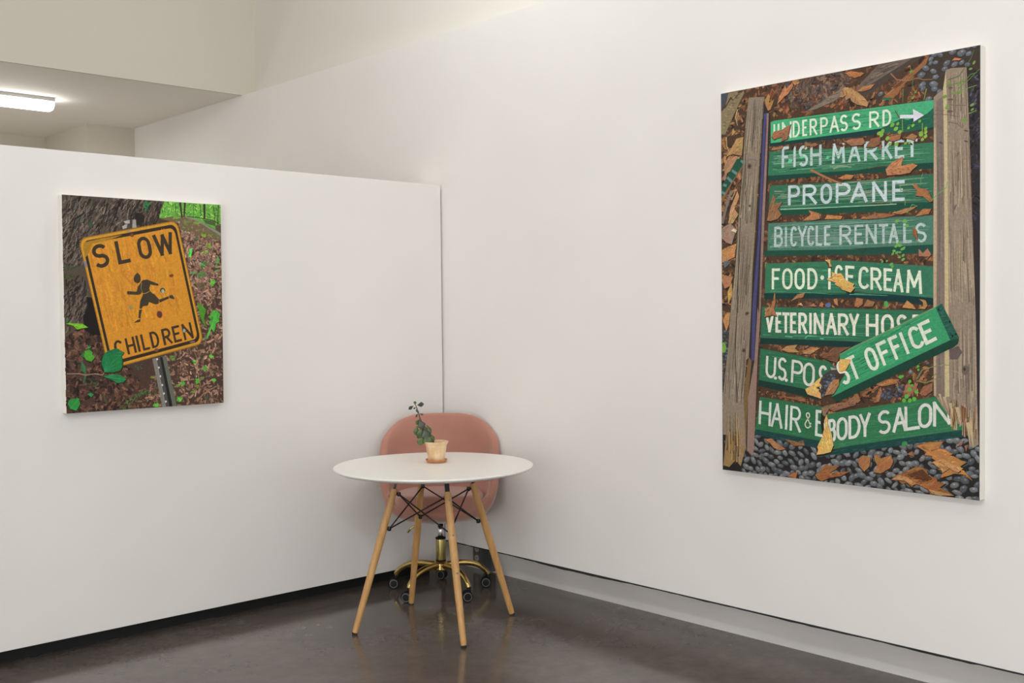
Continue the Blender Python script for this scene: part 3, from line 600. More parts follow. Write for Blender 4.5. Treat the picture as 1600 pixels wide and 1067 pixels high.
ART_B=[
('p',0,(74,52,38),[-2,1545,1068,1545,1066,-4,0,-2]),
('d',1,[(92,62,42),(120,80,50),(70,48,36),(146,98,60),(52,37,29),(106,78,58),(110,80,60),(86,66,54)],[-2,1545,1068,1545,1066,-4,0,-2],1700,(14,40),0.62),
('d',1,[(162,106,61),(142,87,50),(121,69,42)],[111,1546,898,1544,898,1385,111,1424],160,(14,36),0.62),
('d',1,[(120,98,84),(96,80,70),(84,70,62)],[304,1547,585,1544,585,1425,320,1444],220,(12,36),0.6),
('p',2,(62,50,42),[891,1542,1068,1544,1068,1384,924,1388,852,1430,845,1488]),
('s',3,(98,101,108),[972,1536],14.4,10.0,10),
('s',3,(98,101,108),[1001,1528],17.1,11.9,15),
('s',3,(98,101,108),[1028,1521],13.0,9.1,10),
('s',3,(98,101,108),[907,1539],12.2,8.5,-10),
('s',3,(98,101,108),[927,1534],12.8,8.9,-40),
('s',3,(98,101,108),[894,1526],12.2,8.5,40),
('s',3,(98,101,108),[893,1512],9.6,6.9,35),
('s',3,(98,101,108),[911,1511],11.2,7.6,0),
('s',3,(98,101,108),[875,1498],13.9,9.7,-20),
('s',3,(98,101,108),[902,1483],13.2,8.9,-25),
('s',3,(98,101,108),[949,1502],14.4,10.0,30),
('s',3,(98,101,108),[978,1493],13.0,9.4,30),
('s',3,(98,101,108),[1003,1495],12.4,8.9,20),
('s',3,(98,101,108),[943,1484],12.2,8.5,10),
('s',3,(98,101,108),[911,1461],13.4,9.4,0),
('s',3,(98,101,108),[858,1476],15.8,11.1,20),
('s',3,(98,101,108),[862,1441],15.2,10.6,30),
('s',3,(98,101,108),[865,1428],11.2,7.8,40),
('s',3,(98,101,108),[904,1436],19.2,13.4,-20),
('s',3,(98,101,108),[907,1420],13.9,9.4,-10),
('s',3,(98,101,108),[705,1434],12.6,8.6,20),
('s',3,(98,101,108),[885,1389],14.5,10.1,10),
('s',3,(98,101,108),[924,1409],11.9,8.0,40),
('s',3,(98,101,108),[1022,1485],11.2,7.8,-10),
('s',3,(98,101,108),[1046,1542],9.3,6.7,-20),
('s',3,(98,101,108),[1025,1542],8.1,5.6,0),
('s',3,(66,64,68),[450,1493],9.9,7.1,30),
('s',3,(66,64,68),[515,1483],9.6,6.9,30),
('s',3,(66,64,68),[435,1519],8.6,6.0,30),
('s',3,(66,64,68),[403,1428],13.3,9.2,30),
('s',3,(66,64,68),[372,1457],12.0,8.2,30),
('s',3,(66,64,68),[312,1470],10.4,7.1,30),
('p',3,(70,60,54),[608,1455,641,1432,743,1485,865,1542,805,1547]),
('p',4,(104,90,78),[612,1468,625,1485,699,1543,805,1547,838,1546,736,1504,662,1473,619,1453]),
('g',5,[(82,70,62),(128,112,98),(92,80,72),(70,60,54)],[619,1466,740,1507,812,1546,698,1542],70,(1.5,4),(0.2,0.6)),
('p',4,(143,90,50),[712,1420,757,1451,888,1540,875,1511,801,1460,754,1412]),
('g',5,[(168,111,64),(104,64,39),(90,50,28)],[719,1420,801,1466,881,1535,757,1454],30,(1.5,4),(0.2,0.5)),
('p',5,(26,100,72),[705,1414,719,1420,750,1410,743,1405]),
('p',4,(118,104,90),[395,1415,500,1458,552,1482,582,1472,515,1436,438,1418]),
('g',5,[(88,76,68),(140,124,108),(70,60,54)],[403,1416,511,1440,567,1471,500,1457],30,(1.2,3),(0.2,0.6)),
('l',6,(144,100,66),[743,1502,767,1475,812,1465,845,1469,865,1459,901,1455],5,2),
('f',6,(169,125,77),[539,1447,546,1464,556,1480,585,1474,614,1454,640,1432,658,1408,650,1396,611,1410,589,1425,583,1439,567,1432,561,1442,570,1454,552,1445]),
('f',6,(175,115,71),[268,1460,275,1487,294,1512,305,1532,311,1515,337,1535,341,1519,320,1496,296,1482]),
('f',6,(168,101,53),[563,1533,589,1536,640,1520,625,1511,600,1509,578,1518]),
('f',6,(163,112,67),[612,1458,634,1472,682,1474,666,1459,630,1454]),
('f',6,(161,114,60),[211,1485,228,1507,238,1498,230,1471,255,1482,238,1445,221,1441]),
('f',6,(153,106,62),[275,1436,287,1445,296,1435,283,1427]),
('f',6,(153,102,62),[304,1432,318,1446,324,1433,312,1417]),
('f',6,(143,98,58),[246,1423,254,1432,263,1424,254,1411]),
('f',6,(143,94,54),[499,1418,515,1439,511,1430,526,1421,507,1410]),
('f',6,(180,108,62),[970,1508,978,1516,1003,1508,994,1504]),
('f',6,(144,105,65),[652,1396,677,1444,684,1446,677,1425,655,1415]),
('f',6,(134,94,58),[673,1412,687,1417,684,1401,673,1399]),
('d',2,[(149,106,62),(123,86,54),(96,66,44),(60,44,34),(44,32,26),(167,118,69)],[-2,1439,124,1516,111,1390,50,644,0,578,-2,1038],330,(12,34),0.6),
('p',3,(128,114,82),[-2,1465,20,1484,37,1540,88,1540,60,1507,111,1539,114,1528,85,1485,20,1375,-2,1378]),
('g',4,[(150,134,96),(96,82,60),(110,96,70),(166,146,104)],[0,1402,27,1399,107,1532,46,1535],45,(1.5,4),(0.15,0.5)),
('l',5,(60,48,38),[60,1507,50,1520,19,1482],5,5),
('p',3,(66,70,78),[-1,1542,37,1540,28,1508,0,1476]),
('l',6,(190,160,101),[81,1468,72,1437,81,1403],5,2),
('l',6,(180,150,95),[25,1364,28,1327,44,1294],6,2),
('f',5,(183,141,73),[51,1364,60,1396,69,1377,62,1370]),
('f',5,(169,129,74),[26,1284,76,1351,110,1354,101,1279,58,1291]),
('f',5,(169,121,90),[18,1263,40,1284,93,1276,57,1229,17,1211]),
('f',5,(163,115,84),[4,1198,31,1228,22,1182]),
('p',6,(128,90,53),[3,1095,3,1124,123,1269,132,1261,57,1178]),
('p',7,(22,78,58),[2,1121,4,1169,77,1269,123,1270,101,1236]),
('l',8,(96,128,128),[53,1226,77,1209],11,11),
('l',8,(96,128,128),[30,1199,53,1179],11,11),
('l',8,(96,128,128),[97,1261,110,1249],11,11),
('l',8,(96,128,128),[10,1172,26,1166],11,11),
('l',8,(96,128,128),[3,1143,19,1132],11,11),
('l',5,(122,106,96),[48,1143,25,1082,3,1014],11,14),
('l',5,(170,150,120),[50,1106,68,1137],4,4),
('f',5,(177,135,90),[34,1012,43,1070,79,1140,88,1117,65,1068,83,1045,56,1010]),
('f',5,(150,124,104),[2,953,2,994,43,1013,74,985,65,964,51,925,25,933]),
('f',6,(206,186,160),[47,980,56,990,76,982,71,971]),
('f',5,(180,128,71),[2,905,47,921,73,927,64,873,24,860,2,853]),
('f',5,(96,100,104),[6,857,24,874,42,848,15,831]),
('f',5,(168,114,72),[1,780,19,801,55,793,41,756,14,746]),
('f',5,(183,141,73),[32,683,28,731,48,771,54,719]),
('f',5,(178,128,69),[5,615,23,648,41,648,36,604,22,570]),
('b',3,[(70,76,84),(92,98,106),(56,60,66)],[0,570,36,570,5,337,1,189,2,294],9),
('e',6,(104,156,50),[9,504],11.7,22.2,0),
('p',8,(18,56,56),[238,1371,903,1353,903,1281,722,1288,589,1292,233,1301]),
('p',9,(50,166,110),[254,1399,903,1383,903,1347,872,1336,705,1310,586,1310,238,1313,238,1396]),
('g',10,[(74,168,120),(60,156,108),(34,120,80),(50,160,112)],[246,1321,883,1325,900,1379,254,1394],120,(1.5,5),(0.08,0.4)),
('p',11,(22,92,68),[705,1310,784,1335,832,1318,872,1333,903,1356,903,1289,812,1284,708,1290]),
('g',12,[(16,74,58),(34,120,86)],[729,1298,898,1298,898,1341,798,1327],30,(1.5,4),(0.1,0.4)),
('t',13,(206,222,196),[250,1324,747,1316,747,1374,250,1389],7.9,[('U',0.002,0.057),('N',0.08,0.167),('D',0.176,0.242),('E',0.262,0.306),('R',0.327,0.394),('P',0.418,0.485),('A',0.498,0.579),('S',0.587,0.651),('S',0.684,0.757),('R',0.824,0.905),('D',0.929,0.998)]),
('l',13,(206,204,214),[779,1342,830,1336],13,13),
('p',13,(206,204,214),[828,1362,869,1335,830,1317]),
('e',14,(206,214,198),[754,1318],4.1,4.0,0),
('f',15,(151,97,65),[242,1339,254,1357,287,1359,330,1376,324,1355,315,1321,285,1314,291,1331,254,1325]),
('d',15,[(92,62,42),(120,80,50),(70,48,36),(146,98,60),(52,37,29),(106,78,58),(152,99,60),(133,86,54)],[237,1297,585,1289,729,1289,903,1280,903,1236,708,1242,585,1259,237,1286],60,(8,20),0.6),
('f',16,(143,95,66),[389,1295,395,1301,414,1288,438,1290,449,1282,434,1277,393,1284]),
('f',16,(151,101,72),[560,1281,590,1287,634,1285,644,1267,630,1259,586,1261]),
('f',16,(128,84,56),[646,1249,666,1278,705,1279,701,1254,680,1245]),
('f',16,(156,103,64),[726,1270,750,1277,784,1279,778,1261,747,1258]),
('f',16,(163,112,70),[242,1286,246,1294,295,1294,287,1284]),
('f',16,(153,106,64),[798,1264,825,1277,845,1265,832,1251]),
('p',8,(16,66,54),[224,1191,610,1170,903,1168,903,1145,729,1150,414,1163,224,1166]),
('p',9,(44,112,80),[233,1281,399,1269,708,1245,903,1236,903,1166,694,1174,610,1169,224,1187]),
('g',10,[(60,140,100),(34,96,72),(84,160,116),(30,86,66),(110,150,120)],[233,1197,898,1172,898,1227,237,1274],150,(1.5,5),(0.08,0.4)),
('t',12,(176,196,194),[288,1210,835,1194,835,1256,289,1293],10.6,[('F',0.0,0.059),('I',0.088,0.122),('S',0.139,0.214),('H',0.23,0.32),('M',0.399,0.502),('A',0.525,0.615),('R',0.642,0.74),('K',0.769,0.844),('E',0.861,0.927),('T',0.943,1.018)]),
('w',13,(50,112,84),[288,1212,835,1194,835,1241,289,1280],110,1.6),
('p',12,(90,200,150),[315,1227,321,1244,339,1238,331,1227]),
('p',12,(90,196,150),[365,1242,375,1248,393,1243,379,1236]),
('p',12,(80,190,140),[480,1224,488,1236,499,1231,491,1223]),
('l',12,(136,150,120),[514,1185,544,1191,588,1183],6,3),
('p',8,(16,72,54),[228,1063,610,1038,903,1031,903,1007,746,1006,586,1014,282,1026,228,1030]),
('p',9,(40,104,76),[233,1147,533,1133,586,1128,903,1128,903,1028,694,1041,610,1037,282,1047,228,1056]),
('g',10,[(56,132,96),(32,92,68),(90,140,112),(128,140,116),(26,84,62)],[236,1059,898,1034,898,1120,237,1140],170,(1.5,5),(0.08,0.4)),
('t',12,(186,200,204),[316,1063,796,1042,796,1115,317,1140],11.4,[('P',0.0,0.111),('R',0.135,0.265),('O',0.296,0.398),('P',0.43,0.559),('A',0.557,0.701),('N',0.74,0.86),('E',0.902,1.002)]),
('w',13,(64,118,96),[316,1066,796,1042,796,1111,317,1136],110,1.7),
('l',12,(130,190,150),[282,1050,437,1043,610,1037,766,1032],4,3),
('p',8,(18,72,58),[209,895,612,879,903,883,903,849,612,857,206,871]),
('p',9,(66,116,98),[226,999,612,990,586,990,903,982,903,880,586,882,612,878,221,892]),
('g',10,[(90,140,118),(50,100,82),(112,146,126),(44,120,84),(120,140,126)],[225,898,898,885,898,974,228,993],240,(1.5,5),(0.08,0.4)),
('t',12,(172,188,186),[252,904,878,890,878,957,253,984],9.7,[('B',0.0,0.064),('I',0.074,0.097),('C',0.117,0.165),('Y',0.17,0.235),('C',0.237,0.286),('L',0.295,0.34),('E',0.353,0.397),('R',0.456,0.538),('E',0.554,0.612),('N',0.627,0.698),('T',0.71,0.769),('A',0.772,0.834),('L',0.861,0.913),('S',0.934,1.001)]),
('w',13,(76,124,106),[252,905,878,891,878,956,253,983],240,1.5),
('p',8,(14,56,52),[206,727,588,720,588,698,204,700]),
('p',8,(10,50,54),[565,723,903,697,903,668,832,674,585,701]),
('p',9,(44,112,80),[212,841,481,838,494,813,511,796,554,749,565,717,208,724]),
('p',9,(44,112,82),[499,842,622,832,903,804,903,693,585,725,565,730,509,799]),
('g',10,[(56,140,100),(36,98,72),(34,104,76),(64,150,112)],[218,727,898,697,898,801,219,839],110,(1.5,4),(0.06,0.3)),
('t',12,(214,222,196),[241,738,504,732,504,812,242,821],10.6,[('F',-0.003,0.141),('O',0.179,0.359),('O',0.391,0.564),('D',0.606,0.776),('I',0.935,1.002)]),
('e',12,(214,222,196),[465,778],8.4,8.0,0),
('t',12,(210,218,194),[517,743,862,707,862,790,517,825],10.6,[('C',-0.002,0.101),('E',0.131,0.24),('C',0.285,0.409),('R',0.425,0.556),('E',0.575,0.674),('A',0.682,0.797),('M',0.825,1.002)]),
('f',14,(206,158,78),[485,772,506,782,505,799,524,790,545,792,557,776,562,766,599,751,593,741,599,733,584,719,548,730,539,741,520,749,524,758,488,768]),
('f',14,(206,158,78),[477,844,499,845,500,830,506,818,495,818,494,830]),
('p',13,(40,40,30),[550,740,543,729,588,716,599,729]),
('p',8,(12,52,48),[186,548,550,539,763,539,693,512,550,516,184,522]),
('p',9,(38,104,74),[195,670,585,659,888,649,865,566,693,534,550,538,187,546]),
('g',10,[(54,136,98),(30,92,66),(64,150,112),(34,108,76)],[192,550,798,543,832,649,193,668],110,(1.5,4),(0.06,0.3)),
('l',11,(76,176,128),[389,546,401,556,440,555],6,3),
('l',11,(70,160,118),[300,554,333,551],6,6),
('l',11,(76,170,126),[455,547,471,545],6,6),
('t',12,(216,214,196),[211,569,864,550,864,635,212,649],11.4,[('V',-0.003,0.059),('E',0.07,0.111),('T',0.117,0.167),('E',0.171,0.216),('R',0.228,0.289),('I',0.299,0.321),('N',0.331,0.399),('A',0.411,0.483),('R',0.489,0.559),('Y',0.56,0.623),('H',0.665,0.741),('O',0.757,0.833),('S',0.849,0.913),('P',0.94,1.0)]),
('w',13,(190,180,160),[211,572,864,552,864,633,212,646],26,2),
('f',15,(160,110,63),[205,629,213,646,205,661,231,671,235,664,247,700,256,730,258,689,251,664,263,632,243,637]),
('f',15,(159,110,66),[329,692,357,717,391,722,383,705,357,700]),
('p',8,(14,52,44),[177,380,396,352,454,308,400,319,336,330,172,354]),
('p',9,(34,104,70),[187,504,490,460,531,431,466,408,439,373,396,350,179,378]),
('g',10,[(44,122,84),(28,92,64),(56,132,92)],[183,384,396,358,474,457,190,496],60,(1.5,4),(0.1,0.35)),
('t',12,(206,206,192),[208,390,482,351,488,442,214,481],10.6,[('U',0.0,0.176),('S',0.205,0.355),('P',0.428,0.619),('O',0.619,0.806),('S',0.865,0.997)]),
('e',13,(206,206,192),[256,388],7.1,6.1,0),
('e',13,(206,206,192),[306,382],7.0,6.3,0),
('f',14,(212,166,84),[390,350,412,362,439,384,462,402,453,377,470,368,431,359,455,350,460,317,439,322,400,331]),
('p',14,(70,60,54),[466,405,497,427,529,431,527,414,474,358,451,377,462,391]),
('b',15,[(84,96,112),(60,66,76)],[474,406,527,414,489,358,466,323,455,357],9),
('p',14,(150,160,150),[499,439,531,431,503,425]),
('p',30,(14,60,46),[504,325,729,438,960,551,995,553,992,535,979,523,898,484,728,402,585,334,529,308]),
('p',31,(40,146,94),[539,487,585,512,763,591,911,662,934,674,995,556,963,546,729,434,585,366,504,326,548,395,562,426,536,428,533,448,578,468,539,470]),
('p',32,(26,84,70),[912,659,934,674,995,556,993,551,964,547]),
('g',33,[(60,170,112),(32,124,80),(48,156,102),(28,112,74)],[525,350,950,554,904,651,548,482],110,(1.5,5),(0.06,0.3)),
('l',33,(110,140,92),[539,487,585,512,763,591,911,661],4,4),
('g',33,[(16,60,52),(50,110,92)],[960,553,991,556,934,667,918,658],40,(1.2,3),(0.3,0.8)),
('t',34,(210,214,196),[549,367,918,548,887,620,514,452],12.3,[('S',0.01,0.109),('T',0.122,0.219),('O',0.314,0.427),('F',0.452,0.555),('F',0.578,0.672),('I',0.691,0.731),('C',0.767,0.884),('E',0.886,1.0)]),
('f',35,(208,158,78),[536,421,533,448,540,470,578,471,587,468,574,446,562,425]),
('p',35,(60,50,40),[533,414,562,419,551,398,529,404]),
('f',35,(168,120,68),[475,330,495,372,514,393,536,394,536,374,514,339]),
('e',34,(12,30,28),[923,652],4.0,3.7,0),
('e',34,(12,30,28),[972,560],3.8,3.7,0),
('e',34,(12,30,28),[984,567],3.8,3.7,0),
('e',34,(12,30,28),[963,610],3.8,3.7,0),
('p',8,(20,62,60),[161,182,454,157,438,126,158,157]),
('p',9,(34,104,64),[183,310,466,286,463,269,478,255,460,228,470,173,460,155,161,179]),
('g',10,[(44,120,78),(28,92,58),(50,124,82)],[165,184,454,158,462,279,187,303],60,(1.5,4),(0.1,0.35)),
('g',10,[(14,48,50),(36,84,80)],[163,160,438,131,446,153,165,177],50,(1.2,2.5),(0.02,0.08)),
('t',12,(200,206,200),[176,201,479,168,483,271,181,296],10.6,[('H',0.0,0.187),('A',0.188,0.367),('I',0.393,0.449),('R',0.473,0.641),('B',0.844,1.0)]),
('t',12,(206,206,180),[387,200,417,198,417,260,387,263],4.4,[('&',0.0,1.0)]),
('p',13,(40,28,22),[462,279,489,264,479,253,470,222,474,174,458,152,465,176,456,228]),
('f',14,(138,110,78),[460,283,485,294,523,303,493,281,474,249,466,256]),
('p',9,(18,64,60),[438,97,584,150,1017,242,1024,217,584,122,446,94]),
('p',10,(38,112,70),[484,260,611,287,910,347,974,297,1018,247,1016,240,584,148,508,128,489,189]),
('g',11,[(48,128,84),(30,98,62),(54,130,88)],[512,132,1010,243,911,340,493,257],100,(1.5,4),(0.06,0.3)),
('g',11,[(12,46,50),(34,90,86)],[454,98,1020,219,1017,238,512,125],70,(1.2,2.5),(0.015,0.05)),
('t',13,(206,206,198),[487,152,965,254,965,342,487,239],11.4,[('B',0.002,0.075),('O',0.077,0.175),('D',0.182,0.286),('Y',0.275,0.37),('S',0.43,0.536),('A',0.55,0.664),('L',0.645,0.767),('O',0.752,0.862),('N',0.868,1.0)]),
('f',15,(214,164,78),[481,258,488,243,486,223,493,202,505,183,506,166,512,143,500,117,473,108,438,100,446,120,442,130,450,148,463,171,470,197,476,212,472,235]),
('d',7,[(122,78,46),(143,94,56),(96,58,32),(70,42,28),(160,106,63)],[237,1165,610,1156,903,1145,903,1129,586,1133,237,1151],70,(9,22),0.6),
('d',7,[(122,78,46),(143,94,56),(96,58,32),(70,42,28),(160,106,63)],[286,1022,586,1010,903,1004,903,985,588,992,236,1007],70,(9,22),0.6),
('d',7,[(122,78,46),(143,94,56),(96,58,32),(70,42,28),(160,106,63)],[210,866,475,860,903,847,903,809,586,840,206,845],70,(9,22),0.6),
('d',7,[(122,78,46),(143,94,56),(96,58,32),(70,42,28),(160,106,63)],[201,697,588,696,903,667,882,650,587,663,193,672],70,(9,22),0.6),
('d',7,[(122,78,46),(143,94,56),(96,58,32),(70,42,28),(160,106,63)],[188,517,543,513,527,441,493,464,192,505],70,(9,22),0.6),
('d',7,[(122,78,46),(143,94,56),(96,58,32),(70,42,28),(160,106,63)],[174,348,451,308,489,305,466,288,176,321],70,(9,22),0.6),
('f',15,(171,114,62),[533,1147,566,1158,599,1152,585,1138,551,1140]),
('l',15,(159,106,66),[416,1191,457,1168,510,1142,548,1125],9,6),
('f',15,(170,118,71),[724,1160,746,1182,788,1199,791,1189,784,1167,825,1171,845,1162,828,1150,815,1138,777,1136,729,1137]),
('f',15,(144,100,63),[220,1010,232,1066,249,1111,261,1092,253,1072,292,1079,270,1053,286,1030,269,1014,236,1007]),
('f',15,(152,95,56),[825,1096,835,1100,852,1081,878,1075,888,1062,901,1032,891,1028,865,1051,838,1055,843,1072]),
('f',15,(168,112,65),[382,999,418,1021,406,1037,453,1022,456,1001,418,997]),
('f',15,(177,118,59),[476,999,487,1014,551,1004,544,993]),
('f',15,(168,114,64),[750,1001,798,1014,845,1019,818,1004,784,994]),
('f',15,(160,106,59),[838,984,865,1007,895,1005,885,987]),
('f',15,(143,94,57),[626,989,694,1005,770,995,729,987,658,985]),
('f',15,(168,109,81),[850,841,848,868,865,852,883,868,895,846,888,838]),
('f',15,(142,88,46),[825,922,830,947,843,931,845,899]),
('f',15,(162,103,61),[600,668,607,699,634,694,633,676,614,662]),
('f',15,(144,102,58),[636,666,651,692,681,682,672,665]),
('f',15,(177,122,58),[788,661,805,686,828,670,838,655]),
('f',15,(172,120,61),[845,657,865,665,865,679,850,690,875,685,882,666,872,654]),
('f',15,(172,122,72),[284,501,308,516,357,522,345,506,365,492,316,491]),
('f',15,(178,126,72),[381,496,416,514,455,510,412,485,381,487]),
('f',15,(115,76,53),[463,474,512,512,584,517,543,496,527,455]),
('f',15,(177,119,68),[513,694,528,699,532,670,517,677]),
('e',15,(82,104,150),[490,673],11.4,8.8,0),
('f',15,(206,164,120),[359,677,373,684,383,670]),
('f',15,(172,113,71),[409,670,428,682,440,668]),
('f',15,(175,111,66),[452,669,456,681,471,679,467,664]),
('f',15,(152,99,58),[356,303,396,302,380,317]),
('f',15,(126,86,54),[283,315,356,305,396,310,376,320]),
('f',15,(144,100,68),[485,284,523,303,579,312,611,325,602,301,512,272]),
('f',15,(144,98,65),[565,309,587,327,611,345,624,319,594,294]),
('d',15,[(122,82,53),(143,96,59),(80,52,34),(60,42,32),(162,106,61)],[555,314,832,463,903,484,903,348,742,320,565,289],90,(14,34),0.62),
('f',15,(167,108,55),[700,378,736,402,777,403,763,387,711,375]),
('f',15,(153,103,69),[794,352,798,382,825,402,847,390,838,367,815,347]),
('f',15,(143,94,59),[852,355,865,381,901,396,900,367,872,347]),
('f',15,(172,113,71),[852,410,882,439,882,426,862,407]),
('f',15,(143,91,54),[618,337,679,373,679,357,650,332]),
('f',15,(160,106,61),[675,314,704,374,709,358,697,318]),
('b',16,[(74,80,98),(96,104,128),(50,52,62)],[722,362,784,378,784,345,728,326,707,342],9),
('s',16,(110,118,122),[818,431],8.8,7.0,20),
('s',16,(80,86,94),[882,463],9.9,5.8,20),
('p',18,(48,42,38),[205,1482,238,1421,234,1373,224,1162,202,917,188,645,166,283,152,91,117,88,137,669,173,1000]),
('p',19,(68,66,116),[208,1433,223,1433,216,1376,194,1024,167,668,158,456,143,452,150,669,175,918,195,1236]),
('p',20,(140,112,98),[221,1433,230,1432,227,1374,217,1163,199,845,188,643,173,456,155,106,150,72,121,88,127,307,158,452,174,668,180,643,196,1024,219,1375]),
('p',19,(116,90,52),[132,469,145,452,127,307,113,87,100,233,110,341]),
('p',20,(134,120,100),[136,1507,211,1499,201,1461,195,1378,182,1202,168,1026,151,811,144,669,131,466,117,454,105,306,117,88,104,116,87,24,80,48,69,84,60,127,29,147,4,145,3,301,31,504,45,670,64,807,85,1032,105,1217,119,1388]),
('p',19,(145,115,67),[20,161,61,230,113,168,111,87,90,23,66,46,33,14,4,18]),
('g',21,[(183,144,79),(88,62,34),(154,121,70),(60,42,28)],[6,41,99,35,100,233,52,208],1,(2,5),(0.3,0.6)),
('g',21,[(179,142,80),(84,60,36),(164,129,77),(120,100,78),(56,42,30)],[19,20,21,246,109,252,104,28],46,(2.5,6),(0.25,0.6)),
('g',21,[(110,98,82),(156,142,118),(124,110,92),(98,86,72),(166,152,128),(84,72,60)],[112,1281,137,1503,207,1496,191,1272],85,(1.3,3.6),(0.2,0.8)),
('g',21,[(110,98,82),(156,142,118),(124,110,92),(98,86,72),(166,152,128),(84,72,60)],[82,996,112,1281,191,1272,164,990],85,(1.3,3.6),(0.2,0.8)),
('g',21,[(110,98,82),(156,142,118),(124,110,92),(98,86,72),(166,152,128),(84,72,60)],[43,633,82,996,164,990,137,632],85,(1.3,3.6),(0.2,0.8)),
('g',21,[(110,98,82),(156,142,118),(124,110,92),(98,86,72),(166,152,128),(84,72,60)],[7,264,43,633,135,632,101,269],85,(1.3,3.6),(0.2,0.8)),
('e',23,(104,88,80),[138,1233],11.2,12.2,20),
('e',24,(66,52,44),[138,1233],6.1,6.7,20),
('e',23,(104,88,80),[139,1075],5.2,5.8,20),
('e',24,(66,52,44),[139,1075],2.8,3.2,20),
('e',23,(104,88,80),[124,644],11.2,8.1,20),
('e',24,(66,52,44),[124,644],6.1,4.5,20),
('e',23,(104,88,80),[108,494],10.3,10.4,20),
('e',24,(66,52,44),[108,494],5.7,5.7,20),
('e',23,(104,88,80),[121,827],4.3,3.6,20),
('e',24,(66,52,44),[121,827],2.4,2.0,20),
('l',22,(120,106,104),[127,1258,153,1260,174,1249,166,1229],6,6),
('l',23,(64,54,44),[121,1388,118,1244,122,1006],2.5,2.5),
('l',23,(60,50,42),[94,1031,86,886,76,646],4,4),
('l',23,(60,50,42),[76,669,69,560,66,450,74,281],4,4),
('p',18,(44,38,40),[1022,1473,1068,1456,1067,1113,1067,810,1066,506,1065,208,1059,187,1056,476,1051,689,1038,1116]),
('g',19,[(66,62,78),(30,28,30),(84,82,92),(56,48,46)],[1031,1420,1066,1414,1066,841,1046,842],1,(1.5,4),(0.1,0.5)),
('d',19,[(66,62,80),(30,28,30),(80,78,90),(54,46,46)],[1028,1451,1066,1466,1068,1251,1031,1256],60,(12,30),0.4),
('d',19,[(60,58,76),(30,28,30),(54,46,48)],[1033,1269,1067,1264,1067,961,1041,963],50,(12,30),0.4),
('p',20,(140,122,104),[904,1392,917,1402,937,1412,948,1479,968,1482,1020,1476,1025,1390,1029,1269,1038,1024,1040,964,1052,646,1056,476,1058,354,1063,191,1045,179,1031,185,1026,247,1002,253,974,265,937,312,913,347,905,351,904,484,903,817,904,1129,904,1284]),
('p',21,(176,152,122),[905,1284,904,1129,903,817,904,484,905,351,913,349,913,484,915,816,915,1128,911,1283]),
('p',21,(186,168,124),[938,1416,948,1479,951,1371,953,1279,955,1031,957,877,958,660,961,351,945,347,944,660,943,878,942,1156,940,1280]),
('p',21,(118,102,92),[914,1376,938,1392,939,1280,941,1157,943,846,943,347,914,346,916,848,916,1159]),
('g',22,[(118,102,86),(160,142,118),(128,110,94),(104,90,78),(170,150,126),(150,132,104)],[956,1279,954,1469,1019,1471,1027,1270],85,(1.5,4),(0.2,0.8)),
('g',22,[(118,102,86),(160,142,118),(128,110,94),(104,90,78),(170,150,126),(150,132,104)],[959,970,956,1279,1028,1269,1038,964],85,(1.5,4),(0.2,0.8)),
('g',22,[(118,102,86),(160,142,118),(128,110,94),(104,90,78),(170,150,126),(150,132,104)],[963,660,959,970,1038,964,1051,659],85,(1.5,4),(0.2,0.8)),
('g',22,[(118,102,86),(160,142,118),(128,110,94),(104,90,78),(170,150,126),(150,132,104)],[966,314,963,660,1052,659,1054,319],85,(1.5,4),(0.2,0.8)),
('g',22,[(100,86,78),(134,118,104)],[916,816,916,1284,940,1281,942,815],20,(1.5,3.5),(0.2,0.8)),
('g',22,[(100,86,78),(134,118,104)],[914,346,916,816,942,815,942,347],20,(1.5,3.5),(0.2,0.8)),
('g',23,[(192,168,124),(100,72,44),(143,98,54),(172,146,108),(64,46,36)],[959,243,959,342,1059,333,1057,187],46,(3,7),(0.25,0.6)),
('p',24,(182,160,120),[922,358,939,316,930,358]),
('p',24,(182,160,120),[937,348,959,299,948,349]),
('p',24,(182,160,120),[959,328,977,263,970,328]),
('p',24,(182,160,120),[981,315,1001,249,995,316]),
('p',24,(182,160,120),[1027,265,1045,179,1042,266]),
('p',24,(182,160,120),[1020,264,1033,185,1031,265]),
('p',23,(114,72,42),[1002,323,1020,314,1017,261,1006,264]),
('e',24,(100,86,78),[1017,444],11.8,17.1,0),
('e',25,(58,46,42),[1014,447],4.5,5.6,0),
('e',24,(108,92,80),[991,1185],4.3,9.0,-30),
('e',24,(104,92,84),[980,1003],3.8,12.4,-25),
('p',23,(96,80,76),[960,514,992,527,1007,505,988,480,963,479]),
('l',24,(104,92,80),[956,1359,984,1352,1022,1347],2.4,2.4),
('l',24,(104,92,80),[908,1346,943,1340],2.4,2.4),
('l',24,(104,92,80),[904,1333,956,1324,994,1312],2.4,2.4),
('l',24,(104,92,80),[956,1299,988,1289,1006,1271,997,1292],2.4,2.4),
('e',24,(96,80,76),[964,1375],10.2,3.8,-10),
('e',24,(96,80,76),[962,1335],11.2,4.5,-10),
('e',24,(96,80,76),[965,1415],8.7,3.5,-10),
('e',24,(84,72,62),[1019,1261],8.1,2.8,-20),
('e',24,(84,72,62),[930,1231],8.3,2.8,-20),
('e',24,(84,72,62),[1019,1225],8.1,2.7,-20),
('l',25,(92,120,60),[949,1421,987,1427,1025,1430,1065,1463],4,2),
('l',25,(110,140,70),[968,1396,1009,1402,1056,1410],4,2),
('l',25,(80,104,58),[956,1444,994,1450,1034,1501,1046,1530],4,2),
('l',25,(92,120,60),[994,1408,1034,1450,1056,1452],4,2),
('l',25,(110,140,70),[1025,1317,1056,1325],4,2),
('l',25,(80,104,58),[818,1514,828,1468,825,1421,815,1385],4,2),
('l',25,(92,120,60),[791,1439,790,1389],4,2),
